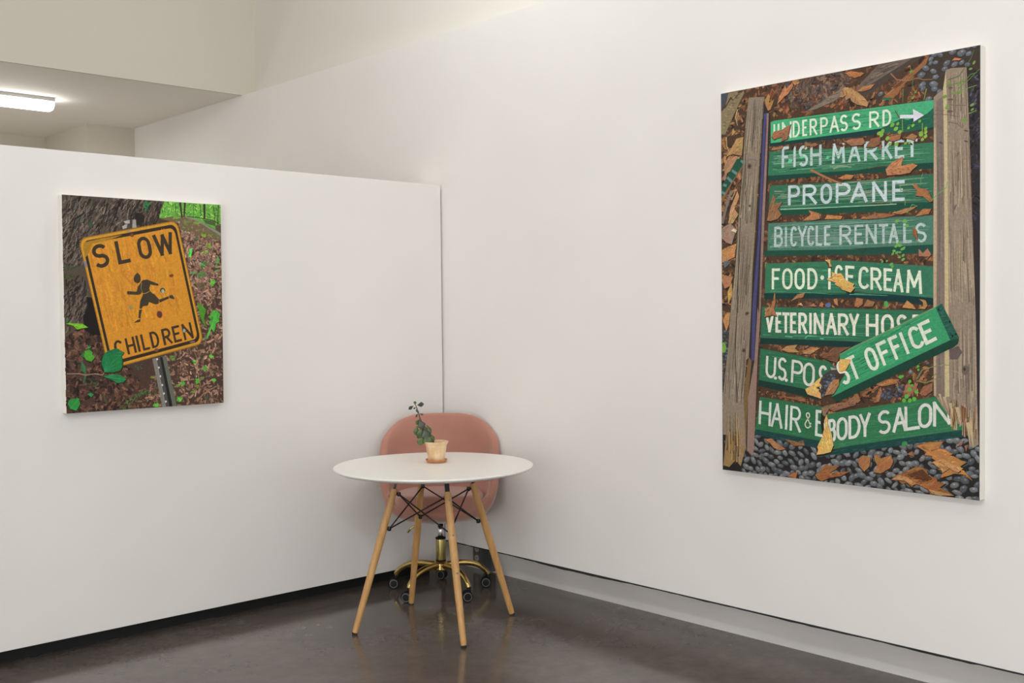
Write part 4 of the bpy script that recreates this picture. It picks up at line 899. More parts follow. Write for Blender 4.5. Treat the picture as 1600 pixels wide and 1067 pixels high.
('l',25,(110,140,70),[878,1426,868,1386],4,2),
('e',26,(108,140,56),[994,1423],7.4,4.3,0),
('e',26,(108,140,56),[978,1395],8.1,4.8,10),
('e',26,(108,140,56),[1000,1394],8.1,4.8,20),
('e',26,(108,140,56),[959,1432],7.0,4.1,10),
('e',26,(108,140,56),[943,1388],9.6,5.6,20),
('e',26,(108,140,56),[953,1352],9.6,5.6,50),
('e',26,(108,140,56),[1014,1297],10.5,6.1,5),
('e',26,(108,140,56),[1039,1346],8.1,4.7,25),
('e',26,(108,140,56),[1040,1330],6.2,3.6,30),
('e',26,(108,140,56),[1006,1433],6.2,3.6,40),
('e',26,(108,140,56),[1046,1487],6.8,4.1,50),
('e',26,(108,140,56),[1034,1468],6.2,3.7,10),
('e',26,(108,140,56),[822,1495],7.9,4.6,10),
('e',26,(108,140,56),[828,1402],7.3,4.2,30),
('e',26,(108,140,56),[838,1419],5.4,3.0,0),
('e',26,(112,164,50),[712,1298],9.8,7.2,50),
('e',26,(112,164,50),[750,1316],9.1,6.7,40),
('e',26,(112,164,50),[764,1301],8.2,6.1,20),
('e',26,(112,164,50),[778,1286],7.5,5.6,0),
('e',26,(112,164,50),[771,1318],6.8,5.1,40),
('e',26,(112,164,50),[828,1304],6.6,5.0,30),
('e',26,(112,164,50),[812,1298],5.9,4.6,40),
('e',26,(112,164,50),[853,1316],5.9,4.6,45),
('e',26,(112,164,50),[875,1287],7.3,5.6,50),
('e',26,(112,164,50),[858,1274],7.9,6.0,0),
('e',26,(112,164,50),[701,1293],9.4,6.9,20),
('e',26,(124,168,54),[698,1293],8.4,6.1,10),
('e',26,(124,168,54),[708,1285],8.4,6.1,40),
('e',26,(124,168,54),[731,1271],8.8,6.7,45),
('e',26,(124,168,54),[741,1249],6.8,5.1,15),
('e',26,(124,168,54),[766,1246],8.8,6.7,25),
('e',26,(124,168,54),[779,1288],8.2,6.0,5),
('e',26,(124,168,54),[764,1301],8.8,6.9,20),
('e',26,(124,168,54),[858,1268],8.6,6.7,0),
('e',26,(124,168,54),[875,1260],7.9,6.1,50),
('e',26,(124,168,54),[863,1250],6.8,5.0,15),
('e',26,(124,168,54),[801,1245],6.1,4.6,10),
('e',26,(124,168,54),[815,1245],5.4,4.0,50),
('e',26,(124,168,54),[875,1274],7.3,5.5,50),
('l',25,(120,150,70),[788,1331,789,1286],3,3),
('l',25,(120,150,70),[863,1308,863,1271],3,3),
('l',25,(96,60,40),[760,1367,778,1336],3,3),
('l',25,(92,150,84),[855,1090,858,1112,865,1133],3,2),
('l',25,(92,150,84),[784,1077,779,1097],3,2),
('l',25,(92,150,84),[898,1036,917,1053,950,1075,953,1093],3,2),
('l',25,(92,150,84),[805,996,825,1026,845,1018],3,2),
('l',25,(92,150,84),[798,1025,800,1050],3,2),
('e',26,(96,160,70),[770,887],7.5,4.9,40),
('e',26,(96,160,70),[779,883],8.4,5.4,5),
('e',26,(96,160,70),[764,881],6.8,4.6,20),
('e',26,(96,160,70),[788,870],7.5,4.9,30),
('e',26,(96,160,70),[757,865],6.8,4.6,0),
('e',26,(96,160,70),[794,873],6.8,4.6,50),
('e',26,(96,160,70),[752,855],6.1,4.0,45),
('e',26,(96,160,70),[791,847],6.8,4.5,40),
('e',26,(96,160,70),[777,841],6.1,4.0,0),
('e',26,(96,160,70),[791,833],6.8,4.5,40),
('e',26,(96,160,70),[774,893],6.1,4.0,50),
('e',26,(96,160,70),[711,828],5.6,3.6,50),
('e',26,(96,160,70),[729,830],4.9,3.2,40),
('e',26,(96,160,70),[746,817],8.2,5.5,30),
('e',26,(96,160,70),[750,808],6.3,4.0,40),
('e',26,(96,160,70),[767,858],7.0,4.5,30),
('e',26,(96,160,70),[779,859],5.6,3.6,5),
('e',26,(96,160,70),[767,971],8.8,5.8,30),
('e',26,(96,160,70),[798,969],10.2,6.7,0),
('e',26,(96,160,70),[805,952],8.2,5.4,20),
('e',16,(60,160,70),[725,674],8.4,11.2,0),
('e',27,(76,166,50),[815,368],8.2,6.9,50),
('e',27,(76,166,50),[804,343],8.8,7.5,20),
('e',27,(76,166,50),[794,328],8.4,7.1,50),
('e',27,(76,166,50),[816,329],7.9,6.9,55),
('e',27,(76,166,50),[833,335],8.6,7.7,45),
('e',27,(76,166,50),[825,383],6.1,5.2,20),
('e',27,(76,166,50),[816,397],6.8,5.8,55),
('e',27,(76,166,50),[840,361],7.3,6.3,5),
('e',27,(76,166,50),[781,412],7.5,6.5,10),
('e',27,(76,166,50),[789,415],4.9,4.0,35),
('e',27,(76,166,50),[850,464],5.4,4.6,35),
('e',27,(76,166,50),[847,452],5.3,4.5,25),
('e',27,(76,166,50),[848,440],4.6,4.0,30),
('l',27,(120,132,76),[842,406,862,439,898,451,944,460,976,458],4,2),
('l',27,(120,132,76),[842,401,875,394,905,408,931,412],4,2),
('l',27,(120,132,76),[739,431,746,409],4,2),
('l',27,(120,132,76),[767,393,774,361],4,2),
('l',27,(120,132,76),[898,414,918,434],4,2),
('p',27,(150,156,84),[919,456,940,462,934,455]),
('p',27,(140,140,80),[971,440,988,441,995,430]),
('e',14,(50,130,70),[796,172],11.7,8.9,20),
('p',2,(34,31,30),[104,72,161,164,435,129,584,128,1024,219,1065,188,1066,-4,1,-2,1,145,56,141]),
('b',3,[(104,107,110),(90,93,96),(116,119,122),(80,83,87),(110,111,112)],[165,154,435,124,584,123,1024,216,1065,180,1065,-3,104,-5,104,72,156,91],15.5),
('b',3,[(80,84,90),(66,70,76)],[20,135,56,134,51,67,15,56],11),
('f',9,(172,112,50),[840,169,889,185,939,191,923,168,974,152,959,143,995,136,1020,126,999,111,1042,66,1017,83,981,84,930,64,939,90,919,92,933,101,894,112,912,123,897,130,900,138,870,138,878,150]),
('f',9,(142,88,38),[743,37,767,59,798,68,840,96,863,94,880,83,885,68,915,60,919,50,946,45,927,29,952,21,978,7,939,-1,895,-1,879,19,840,34,825,20,802,33,786,26,763,44]),
('f',9,(160,104,52),[676,119,695,124,704,112,744,125,752,102,739,78,703,56,674,57,692,81,683,96]),
('f',9,(156,104,56),[611,99,634,117,664,112,659,78,638,56,618,74]),
('f',9,(150,92,42),[432,22,458,45,477,68,508,64,539,70,523,55,492,34,530,42,580,51,538,28,492,18,462,1,442,9]),
('f',9,(160,108,64),[203,142,233,148,266,129,301,111,274,103,249,110,228,130]),
('f',9,(160,96,48),[313,4,331,18,357,29,347,-1]),
('f',9,(130,90,52),[299,150,356,144,380,152,387,132,339,126]),
('f',9,(166,118,84),[121,88,147,92,152,74]),
('f',10,(183,137,78),[900,116,937,130,970,116,1010,105,992,89,959,100,937,82,930,97,919,100]),
('f',10,(177,131,79),[745,38,774,58,809,52,840,34,825,25,794,40]),
('f',10,(169,125,77),[886,17,926,15,976,8,930,1,900,3]),
('f',10,(90,52,28),[809,64,863,87,897,58,863,44,832,51]),
('f',9,(144,102,77),[985,177,995,192,1012,204,1006,186]),
('f',9,(134,92,64),[1013,183,1028,188,1020,163]),
('f',9,(143,92,54),[804,136,825,149,832,128])]

# ------------------------------------------------------------------ the painted canvases
m_gesso = mat('white_canvas_edge', lin((240, 236, 228)), 0.8, bump=((900, 900, 900), 0.15, 0.0006))
def paint_mat():
    m = bpy.data.materials.new('oil_paint'); m.use_nodes = True; nt = m.node_tree; b = nt.nodes['Principled BSDF']
    a = nt.nodes.new('ShaderNodeVertexColor'); a.layer_name = 'paint'
    tc = nt.nodes.new('ShaderNodeTexCoord'); n = nt.nodes.new('ShaderNodeTexNoise'); n.inputs['Scale'].default_value = 160; n.inputs['Detail'].default_value = 4
    r = nt.nodes.new('ShaderNodeValToRGB'); r.color_ramp.elements[0].position = 0.3; r.color_ramp.elements[0].color = (0.84, 0.84, 0.84, 1); r.color_ramp.elements[1].position = 0.7; r.color_ramp.elements[1].color = (1.1, 1.1, 1.1, 1)
    mx = nt.nodes.new('ShaderNodeMix'); mx.data_type = 'RGBA'; mx.blend_type = 'MULTIPLY'; mx.inputs[0].default_value = 1
    L = nt.links.new
    L(tc.outputs['Object'], n.inputs['Vector']); L(n.outputs['Fac'], r.inputs[0]); L(a.outputs['Color'], mx.inputs[6]); L(r.outputs[0], mx.inputs[7]); L(mx.outputs[2], b.inputs['Base Color'])
    b.inputs['Roughness'].default_value = 0.5; b.inputs['Specular IOR Level'].default_value = 0.25
    return m
m_paint = paint_mat()

def arc(cx, cy, rx, ry, a0, a1, n=10):
    return [(cx + rx*math.cos(math.radians(a0+(a1-a0)*i/n)), cy + ry*math.sin(math.radians(a0+(a1-a0)*i/n))) for i in range(n+1)]
SS = arc(.5, .74, .5, .26, 30, 180, 8) + arc(.5, .74, .5, .24, 200, 265, 4) + arc(.5, .26, .5, .25, 80, 0, 5)[0:] + arc(.5, .26, .5, .26, -20, -150, 8)
GLYPH = {
 'A': [[(0, 0), (.5, 1)], [(.5, 1), (1, 0)], [(.2, .34), (.8, .34)]],
 'B': [[(0, 0), (0, 1)], [(0, 1), (.55, 1)] + arc(.55, .77, .38, .23, 80, -90) + [(0, .54)], [(0, .54), (.6, .54)] + arc(.6, .27, .4, .27, 80, -90) + [(0, 0)]],
 'C': [arc(.55, .68, .5, .32, 25, 180, 9) + arc(.55, .32, .55, .32, 180, 335, 9)],
 'D': [[(0, 0), (0, 1)], [(0, 1), (.35, 1)] + arc(.35, .5, .65, .5, 80, -90, 12) + [(0, 0)]],
 'E': [[(0, 0), (0, 1)], [(0, 1), (1, 1)], [(0, .52), (.8, .52)], [(0, 0), (1, 0)]],
 'F': [[(0, 0), (0, 1)], [(0, 1), (1, 1)], [(0, .52), (.8, .52)]],
 'H': [[(0, 0), (0, 1)], [(1, 0), (1, 1)], [(0, .5), (1, .5)]],
 'I': [[(.5, 0), (.5, 1)]],
 'K': [[(0, 0), (0, 1)], [(1, 1), (.05, .45)], [(.3, .62), (1, 0)]],
 'L': [[(0, 1), (0, 0)], [(0, 0), (1, 0)]],
 'M': [[(.02, 0), (.1, 1)], [(.1, 1), (.5, .3)], [(.5, .3), (.9, 1)], [(.9, 1), (.98, 0)]],
 'N': [[(0, 0), (0, 1)], [(0, 1), (1, 0)], [(1, 0), (1, 1)]],
 'O': [arc(.5, .66, .5, .34, 0, 180, 12) + arc(.5, .34, .5, .34, 180, 360, 12) + [(1, .66)]],
 'P': [[(0, 0), (0, 1)], [(0, 1), (.55, 1)] + arc(.55, .73, .45, .27, 80, -90) + [(0, .46)]],
 'R': [[(0, 0), (0, 1)], [(0, 1), (.5, 1)] + arc(.5, .74, .45, .26, 80, -90) + [(0, .48)], [(.42, .48), (1, 0)]],
 'S': [SS],
 'T': [[(.5, 0), (.5, 1)], [(0, 1), (1, 1)]],
 'U': [[(0, 1), (0, .3)] + arc(.5, .3, .5, .3, 190, 350, 10) + [(1, .3), (1, 1)]],
 'V': [[(0, 1), (.5, 0)], [(.5, 0), (1, 1)]],
 'W': [[(0, 1), (.25, 0)], [(.25, 0), (.5, .95)], [(.5, .95), (.75, 0)], [(.75, 0), (1, 1)]],
 'Y': [[(0, 1), (.5, .45)], [(1, 1), (.5, .45)], [(.5, .45), (.5, 0)]],
 '&': [[(1, .1), (.3, .75)] + arc(.5, .84, .28, .16, 200, -20, 8) + [(.2, .42)] + arc(.42, .2, .42, .2, 150, 330, 8) + [(1, .38)]],
}

class Paint:
    """flat strokes of paint in millimetres, each laid a hair above the last, as one mesh"""
    def __init__(s, seed, W, H, gain, sat):
        s.sat = sat
        s.r = random.Random(seed); s.v = []; s.f = []; s.c = []; s.W = W; s.H = H; s.gain = gain
    def z(s, layer): return 0.2 + layer*0.055 + s.r.random()*0.05
    def col(s, c, k=1.0):
        l = lin(c); g = .3*l[0]+.6*l[1]+.1*l[2]; return tuple(min(0.95, (g+(x-g)*s.sat)*k*s.gain) for x in l)
    def face(s, pts, cols, z):
        # clip to the canvas
        p = [(x, y, c) for (x, y), c in zip(pts, cols)]
        for ax, lim, sg in ((0, 0, 1), (0, s.W, -1), (1, 0, 1), (1, s.H, -1)):
            q = []
            for i in range(len(p)):
                a = p[i]; b = p[(i+1) % len(p)]
                da = sg*(a[ax]-lim); db = sg*(b[ax]-lim)
                if da >= 0: q.append(a)
                if (da >= 0) != (db >= 0):
                    t = da/(da-db)
                    q.append((a[0]+(b[0]-a[0])*t, a[1]+(b[1]-a[1])*t, tuple(u+(w_-u)*t for u, w_ in zip(a[2], b[2]))))
            p = q
            if len(p) < 3: return
        i0 = len(s.v)
        for x, y, c in p: s.v.append((x/1000, y/1000, z/1000)); s.c.append(c)
        s.f.append(list(range(i0, i0+len(p))))
    def poly(s, pts, c, layer, var=0.04):
        z = s.z(layer); cc = s.col(c)
        s.face(pts, [tuple(x*(1+s.r.uniform(-var, var)) for x in cc) for _ in pts], z)
    def ribbon(s, pts, w0, w1, c, layer, z=None, k=1.0, rag=0.0):
        n = len(pts)
        if n < 2: return
        z = s.z(layer) if z is None else z; cc = s.col(c, k); Lp = []; Rp = []
        for i in range(n):
            a = pts[max(i-1, 0)]; b = pts[min(i+1, n-1)]
            dx, dy = b[0]-a[0], b[1]-a[1]; d = math.hypot(dx, dy) or 1
            if 0 < i < n-1:
                e1 = (pts[i][0]-a[0], pts[i][1]-a[1]); l1 = math.hypot(*e1) or 1
                co = (e1[0]*dx+e1[1]*dy)/(l1*d); ml = 1/max(0.6, co)
            else: ml = 1
            h = (w0 + (w1-w0)*i/(n-1))*0.5*ml
            hl = h*(1+s.r.uniform(-rag, rag)); hr = h*(1+s.r.uniform(-rag, rag))
            Lp.append((pts[i][0]-dy/d*hl, pts[i][1]+dx/d*hl)); Rp.append((pts[i][0]+dy/d*hr, pts[i][1]-dx/d*hr))
        for i in range(n-1): s.face([Lp[i], Lp[i+1], Rp[i+1], Rp[i]], [cc]*4, z)
    def ellipse(s, x, y, rx, ry, rot, c, layer, n=14, k=1.0, wob=0.0):
        a = math.radians(rot); ca, sa = math.cos(a), math.sin(a); pts = []
        for i in range(n):
            t = 2*PI*i/n; q = 1+s.r.uniform(-wob, wob); u, v = rx*q*math.cos(t), ry*q*math.sin(t)
            pts.append((x+u*ca-v*sa, y+u*sa+v*ca))
        cc = s.col(c, k); s.face(pts, [cc]*n, s.z(layer))
    def stone(s, x, y, rx, ry, rot, c, layer):
        # an irregular pebble: dark underside, body, lit upper face and a small pale glint
        a = math.radians(rot); ca, sa = math.cos(a), math.sin(a); n = 11; q = [s.r.uniform(.84, 1.12) for _ in range(n)]
        def shape(k, dx, dy, c_, ly, kk=1.0):
            pts = []
            for i in range(n):
                t = 2*PI*i/n; u, v = rx*k*q[i]*math.cos(t)+dx*rx, ry*k*q[(i+2) % n]*math.sin(t)+dy*ry
                pts.append((x+u*ca-v*sa, y+u*sa+v*ca))
            cc = s.col(c_, kk); top = [1.12 if p[1] > y else .84 for p in pts]
            s.face(pts, [tuple(w_*f for w_ in cc) for f in top], s.z(ly))
        shape(1.1, 0, -.08, (38, 36, 37), layer); shape(1.0, 0, 0, c, layer+.95, s.r.uniform(.62, .85)); shape(.78, -.05, .12, c, layer+1.9, s.r.uniform(.85, 1.15))
        shape(.26, s.r.uniform(-.35, .25), .34, (min(255, c[0]+26), min(255, c[1]+28), min(255, c[2]+30)), layer+2.85)
    def leaf(s, pts, c, layer):
        # a dark edge below, a ragged blade in facets of lighter and darker paint, streaks along it and a pale midrib
        n0 = len(pts); cx = sum(p[0] for p in pts)/n0; cy = sum(p[1] for p in pts)/n0
        a, b = max(((p, q) for p in pts for q in pts), key=lambda t: (t[0][0]-t[1][0])**2+(t[0][1]-t[1][1])**2)
        ln = math.hypot(b[0]-a[0], b[1]-a[1]); rag = []
        for i in range(n0):
            p, q = pts[i], pts[(i+1) % n0]; e = math.hypot(q[0]-p[0], q[1]-p[1]); m = max(1, int(e/7))
            for j in range(m):
                o = s.r.uniform(-.1, .1)*min(e/m, 9) if j else 0
                rag.append((p[0]+(q[0]-p[0])*j/m - (q[1]-p[1])/(e or 1)*o, p[1]+(q[1]-p[1])*j/m + (q[0]-p[0])/(e or 1)*o))
        pts = rag; n = len(pts)
        off = [(cx+(x-cx)*1.05+1.2, cy+(y-cy)*1.05-2.2) for x, y in pts]
        s.face(off, [s.col((30, 22, 17))]*n, s.z(layer-1))
        s.poly(pts, c, layer, 0.2)
        def inside(x, y):
            r = False
            for i in range(n):
                x1, y1 = pts[i]; x2, y2 = pts[(i+1) % n]
                if (y1 > y) != (y2 > y) and x < (x2-x1)*(y-y1)/(y2-y1)+x1: r = not r
            return r
        ba = math.atan2(b[1]-a[1], b[0]-a[0])
        for _ in range(int(16+ln/2.6)):
            p, q = s.r.sample(pts, 2); t = s.r.random()
            x, y = p[0]+(q[0]-p[0])*t, p[1]+(q[1]-p[1])*t
            side = (x-a[0])*math.sin(ba)-(y-a[1])*math.cos(ba)
            ang = ba + (-1 if side > 0 else 1)*s.r.uniform(.1, .9); l = ln*s.r.uniform(.05, .2)
            x2, y2 = x+l*math.cos(ang), y+l*math.sin(ang)
            k = s.r.choice((.45, .58, .7, .8) if (side > 0) == (s.r.random() < .8) else (.75, 1.15, 1.3, 1.55))
            if inside(x, y) and inside(x2, y2): s.ribbon([(x, y), ((x+x2)/2+ln*.008, (y+y2)/2+ln*.01), (x2, y2)], min(5, ln*.035), 0.6, c, layer+0.8, k=k)
        mid = (cx+(a[0]+b[0])/2)/2, (cy+(a[1]+b[1])/2)/2
        if all(inside(a[0]+(b[0]-a[0])*t, a[1]+(b[1]-a[1])*t) for t in (.2, .4, .6, .8)): s.ribbon([a, mid, b], 1.5, 0.6, c, layer+1.7, k=1.5)
    def rnd_in(s, pts):
        x0 = min(p[0] for p in pts); x1 = max(p[0] for p in pts); y0 = min(p[1] for p in pts); y1 = max(p[1] for p in pts); n = len(pts)
        for _ in range(60):
            x, y = s.r.uniform(x0, x1), s.r.uniform(y0, y1); r = False
            for i in range(n):
                xa, ya = pts[i]; xb, yb = pts[(i+1) % n]
                if (ya > y) != (yb > y) and x < (xb-xa)*(y-ya)/(yb-ya)+xa: r = not r
            if r: return x, y
        return None
    def dead_leaf(s, x, y, ln, asp, c, layer, ang=None):
        ang = s.r.uniform(0, 2*PI) if ang is None else ang; ca, sa = math.cos(ang), math.sin(ang); k = s.r.uniform(-.18, .18)
        up = [(-1, 0), (-.8, .6), (-.5, .95), (-.28, .7), (0, 1.1), (.25, .8), (.5, 1), (.75, .5), (1, .05)]; dn = [(1, .05), (.75, -.6), (.5, -.9), (.2, -.7), (0, -1.1), (-.3, -.7), (-.55, -.95), (-.8, -.5), (-1, 0)]
        z = s.z(layer); tone = s.r.uniform(.7, 1.2); h1 = s.r.uniform(.55, .9); h2 = s.r.uniform(.95, 1.35)
        if s.r.random() < .5: h1, h2 = h2, h1
        sh = s.r.uniform(.6, 1.1)
        tf = lambda u, v: (x+u*ca-v*sa, y+u*sa+v*ca)
        for prof, hh, dz in ((up, h1, 0), (dn, h2, .004)):
            pts = []
            for u, v in prof:
                v = v*asp*(s.r.uniform(.6, 1.2) if 0 < abs(v) else 1)*sh + k*u*u; pts.append(tf(u*ln/2, v*ln/2))
            cc = s.col(c, tone*hh); s.face(pts, [tuple(q*s.r.uniform(.8, 1.2) for q in cc) for _ in pts], z+dz)
        s.ribbon([tf(-ln*.5, k*ln*.5), tf(0, 0), tf(ln*.5, k*ln*.5)], ln*.07, ln*.025, c, layer, z=z+.012, k=s.r.choice((.4, .5, .6, 1.5)))
    def text(s, quad, w, letters, c, layer):
        bl, br, tr, tl = quad
        def mp(fx, fy):
            return (bl[0]*(1-fx)*(1-fy)+br[0]*fx*(1-fy)+tr[0]*fx*fy+tl[0]*(1-fx)*fy, bl[1]*(1-fx)*(1-fy)+br[1]*fx*(1-fy)+tr[1]*fx*fy+tl[1]*(1-fx)*fy)
        Lx = math.hypot(br[0]-bl[0], br[1]-bl[1]); Ly = math.hypot(tl[0]-bl[0], tl[1]-bl[1]); hy = w*.5/Ly
        for ch, f0, f1 in letters:
            hx = min(w*.5/Lx, (f1-f0)*.45); z = s.z(layer)
            for si, st in enumerate(GLYPH[ch]):
                px = [(f0+hx+(f1-f0-2*hx)*x, hy+(1-2*hy)*y) for x, y in st]
                if len(px) == 2:    # straight strokes reach a little past their ends so corners close
                    pm = [mp(*p) for p in px]; d = math.hypot(pm[1][0]-pm[0][0], pm[1][1]-pm[0][1]); ux, uy = (pm[1][0]-pm[0][0])/d, (pm[1][1]-pm[0][1])/d
                    e = w*.46
                    pm = [(pm[0][0]-ux*e, pm[0][1]-uy*e), (pm[0][0]+ux*d*.5, pm[0][1]+uy*d*.5), (pm[1][0]+ux*e, pm[1][1]+uy*e)]
                else: pm = [mp(*p) for p in px]
                s.ribbon(pm, w*s.r.uniform(.94, 1.05), w*s.r.uniform(.94, 1.05), c, layer, z=z+si*.004, k=s.r.uniform(.93, 1.05), rag=.05)
    def build(s, data):
        P2 = lambda q: [(q[i], q[i+1]) for i in range(0, len(q), 2)]
        for e in data:
            k, ly, c = e[0], e[1], e[2]; pts = P2(e[3])
            if k == 'p': s.poly(pts, c, ly)
            elif k == 'l':
                pp = []
                for a, b in zip(pts, pts[1:]):
                    m = max(1, int(math.hypot(b[0]-a[0], b[1]-a[1])/18)); pp += [(a[0]+(b[0]-a[0])*i/m, a[1]+(b[1]-a[1])*i/m) for i in range(m)]
                s.ribbon(pp+[pts[-1]], e[4], e[5], c, ly, rag=.12)
            elif k == 'f': s.leaf(pts, c, ly)
            elif k == 'e': s.ellipse(*pts[0], e[4], e[5], e[6], c, ly, wob=.08)
            elif k == 's': s.stone(*pts[0], e[4], e[5], e[6], c, ly)
            elif k == 'k':
                x, y = pts[0]; rx, ry = e[4], e[5]
                for _ in range(9):
                    a = s.r.uniform(0, 2*PI); t = s.r.random()**.5*.7
                    s.ellipse(x+rx*t*math.cos(a), y+ry*t*math.sin(a), rx*s.r.uniform(.3, .55), ry*s.r.uniform(.3, .55), s.r.uniform(-40, 40), c, ly+s.r.random()*2, n=8, k=s.r.uniform(.65, 1.3), wob=.25)
            elif k == 't': s.text(pts, e[4], e[5], c, ly)
            elif k == 'w':
                for _ in range(e[4]):
                    fx, fy = s.r.random(), s.r.random(); d = s.r.uniform(.004, .022)
                    mp = lambda x, y: (pts[0][0]*(1-x)*(1-y)+pts[1][0]*x*(1-y)+pts[2][0]*x*y+pts[3][0]*(1-x)*y, pts[0][1]*(1-x)*(1-y)+pts[1][1]*x*(1-y)+pts[2][1]*x*y+pts[3][1]*(1-x)*y)
                    s.ribbon([mp(fx, fy), mp(min(1, fx+d), fy+s.r.uniform(-.01, .01))], e[5], e[5]*.6, c, ly)
            elif k == 'g':
                mp = lambda x, y: (pts[0][0]*(1-x)*(1-y)+pts[1][0]*x*(1-y)+pts[2][0]*x*y+pts[3][0]*(1-x)*y, pts[0][1]*(1-x)*(1-y)+pts[1][1]*x*(1-y)+pts[2][1]*x*y+pts[3][1]*(1-x)*y)
                for _ in range(e[4]):
                    d = s.r.uniform(*e[6]); x = s.r.uniform(0, 1-d); y = s.r.random(); wv = s.r.uniform(*e[5]); yy = [min(1, max(0, y+s.r.uniform(-.02, .02))) for _ in range(3)]
                    s.ribbon([mp(x, yy[0]), mp(x+d*.5, yy[1]), mp(x+d, yy[2])], wv, wv*.3, s.r.choice(c), ly, k=s.r.uniform(.85, 1.12))
            elif k == 'd':
                for _ in range(e[4]):
                    p = s.rnd_in(pts)
                    if p: s.dead_leaf(*p, s.r.uniform(*e[5]), e[6], s.r.choice(c), ly)
            elif k == 'q':
                for _ in range(e[4]):
                    p = s.rnd_in(pts)
                    if p: s.dead_leaf(*p, s.r.uniform(*e[5])*1.3, .34, s.r.choice(c), ly, math.radians(e[6]+s.r.uniform(-24, 24)))
            elif k == 'b':
                r = e[4]; got = []
                x0 = min(p[0] for p in pts); x1 = max(p[0] for p in pts); y0 = min(p[1] for p in pts); y1 = max(p[1] for p in pts)
                for _ in range(int((x1-x0)*(y1-y0)/(r*r)*7)):
                    p = s.rnd_in(pts)
                    if p and all((p[0]-g[0])**2+(p[1]-g[1])**2 > (1.4*r)**2 for g in got):
                        got.append(p); s.stone(*p, r*s.r.uniform(.8, 1.3), r*s.r.uniform(.5, .78), s.r.uniform(-60, 60), s.r.choice(c), ly+s.r.random()*.8)
            elif k == 'r':  # rounded panel inside a quad (bl, br, tr, tl): corner radius, inset
                rr, ins = e[4], e[5]; q = []
                for cx, cy, a in ((1-rr-ins, 1-rr-ins, 0), (rr+ins, 1-rr-ins, 90), (rr+ins, rr+ins, 180), (1-rr-ins, rr+ins, 270)): q += arc(cx, cy, rr, rr, a, a+90, 6)
                mp = lambda x, y: (pts[0][0]*(1-x)*(1-y)+pts[1][0]*x*(1-y)+pts[2][0]*x*y+pts[3][0]*(1-x)*y, pts[0][1]*(1-x)*(1-y)+pts[1][1]*x*(1-y)+pts[2][1]*x*y+pts[3][1]*(1-x)*y)
                s.poly([mp(*p) for p in q], c, ly, .03)

def painting(label, W, H, T, data, seed, gain, sat, loc, rz):
    """local x to the right, z up, y=0 at the wall, the picture at y=-T"""
    t = thing('painting', label, 'painting', loc, rz)
    obj('stretched_canvas', box(0, W, -T, 0, 0, H), m_gesso, t, bevel=0.0015)
    P = Paint(seed, W*1000, H*1000, gain, sat); P.build(data)
    me = bpy.data.meshes.new('painted_picture')
    me.from_pydata([(x, -T - 0.0001 - z, y) for x, y, z in P.v], [], P.f); me.update()
    ca = me.color_attributes.new('paint', 'FLOAT_COLOR', 'POINT')
    ca.data.foreach_set('color', [q for c in P.c for q in (*c, 1.0)])
    me.materials.append(m_paint)
    o = bpy.data.objects.new('painted_picture', me); C.objects.link(o); o.parent = t
    return t
painting('smaller painting of a yellow SLOW CHILDREN sign leaning in woods, on the partition', 0.7093, 0.8981, 0.04, ART_A, 3, 1.24, 0.98, (-2.0358, -0.0005, 1.0163), 0)
painting('large painting of green wooden shop signs between two posts, on the right wall', 1.0668, 1.5429, 0.04, ART_B, 11, 1.2, 0.90, (-0.0005, -1.8623, 0.7568), -PI/2)

# ------------------------------------------------------------------ round table
m_top = mat('white_lacquer', lin((240, 238, 233)), 0.3, spec=0.5)
m_wood = mat('beech_wood', lin((196, 142, 78)), 0.45, noise=((60, 60, 5), 4, lin((188, 140, 82)), lin((208, 162, 104)), 0.3, 0.7))
m_steel = mat('black_steel', (0.012, 0.012, 0.012), 0.4, 0.3)
m_foot = mat('dark_felt', (0.02, 0.015, 0.012), 0.8)
m_screw = mat('grey_screw', (0.35, 0.33, 0.3), 0.4, 0.8)
TC = Vector((-0.648, -0.714, 0)); TA = math.radians(159.7)
tb = thing('round_table', 'round white table on splayed wooden legs in front of the pink chair', 'table', TC, 0)
bm = lathe(bmesh.new(), [(0, 0.7035), (0.40, 0.7035), (0.436, 0.711), (0.448, 0.7175), (0.4505, 0.7215), (0.4500, 0.7255), (0.4475, 0.7275), (0, 0.7275)], 128)
o = obj('tabletop', bm, m_top, tb); auto_smooth(o, 35)
def pol(a, r, z): return Vector((r*math.cos(a), r*math.sin(a), z))
ups = []; los = []
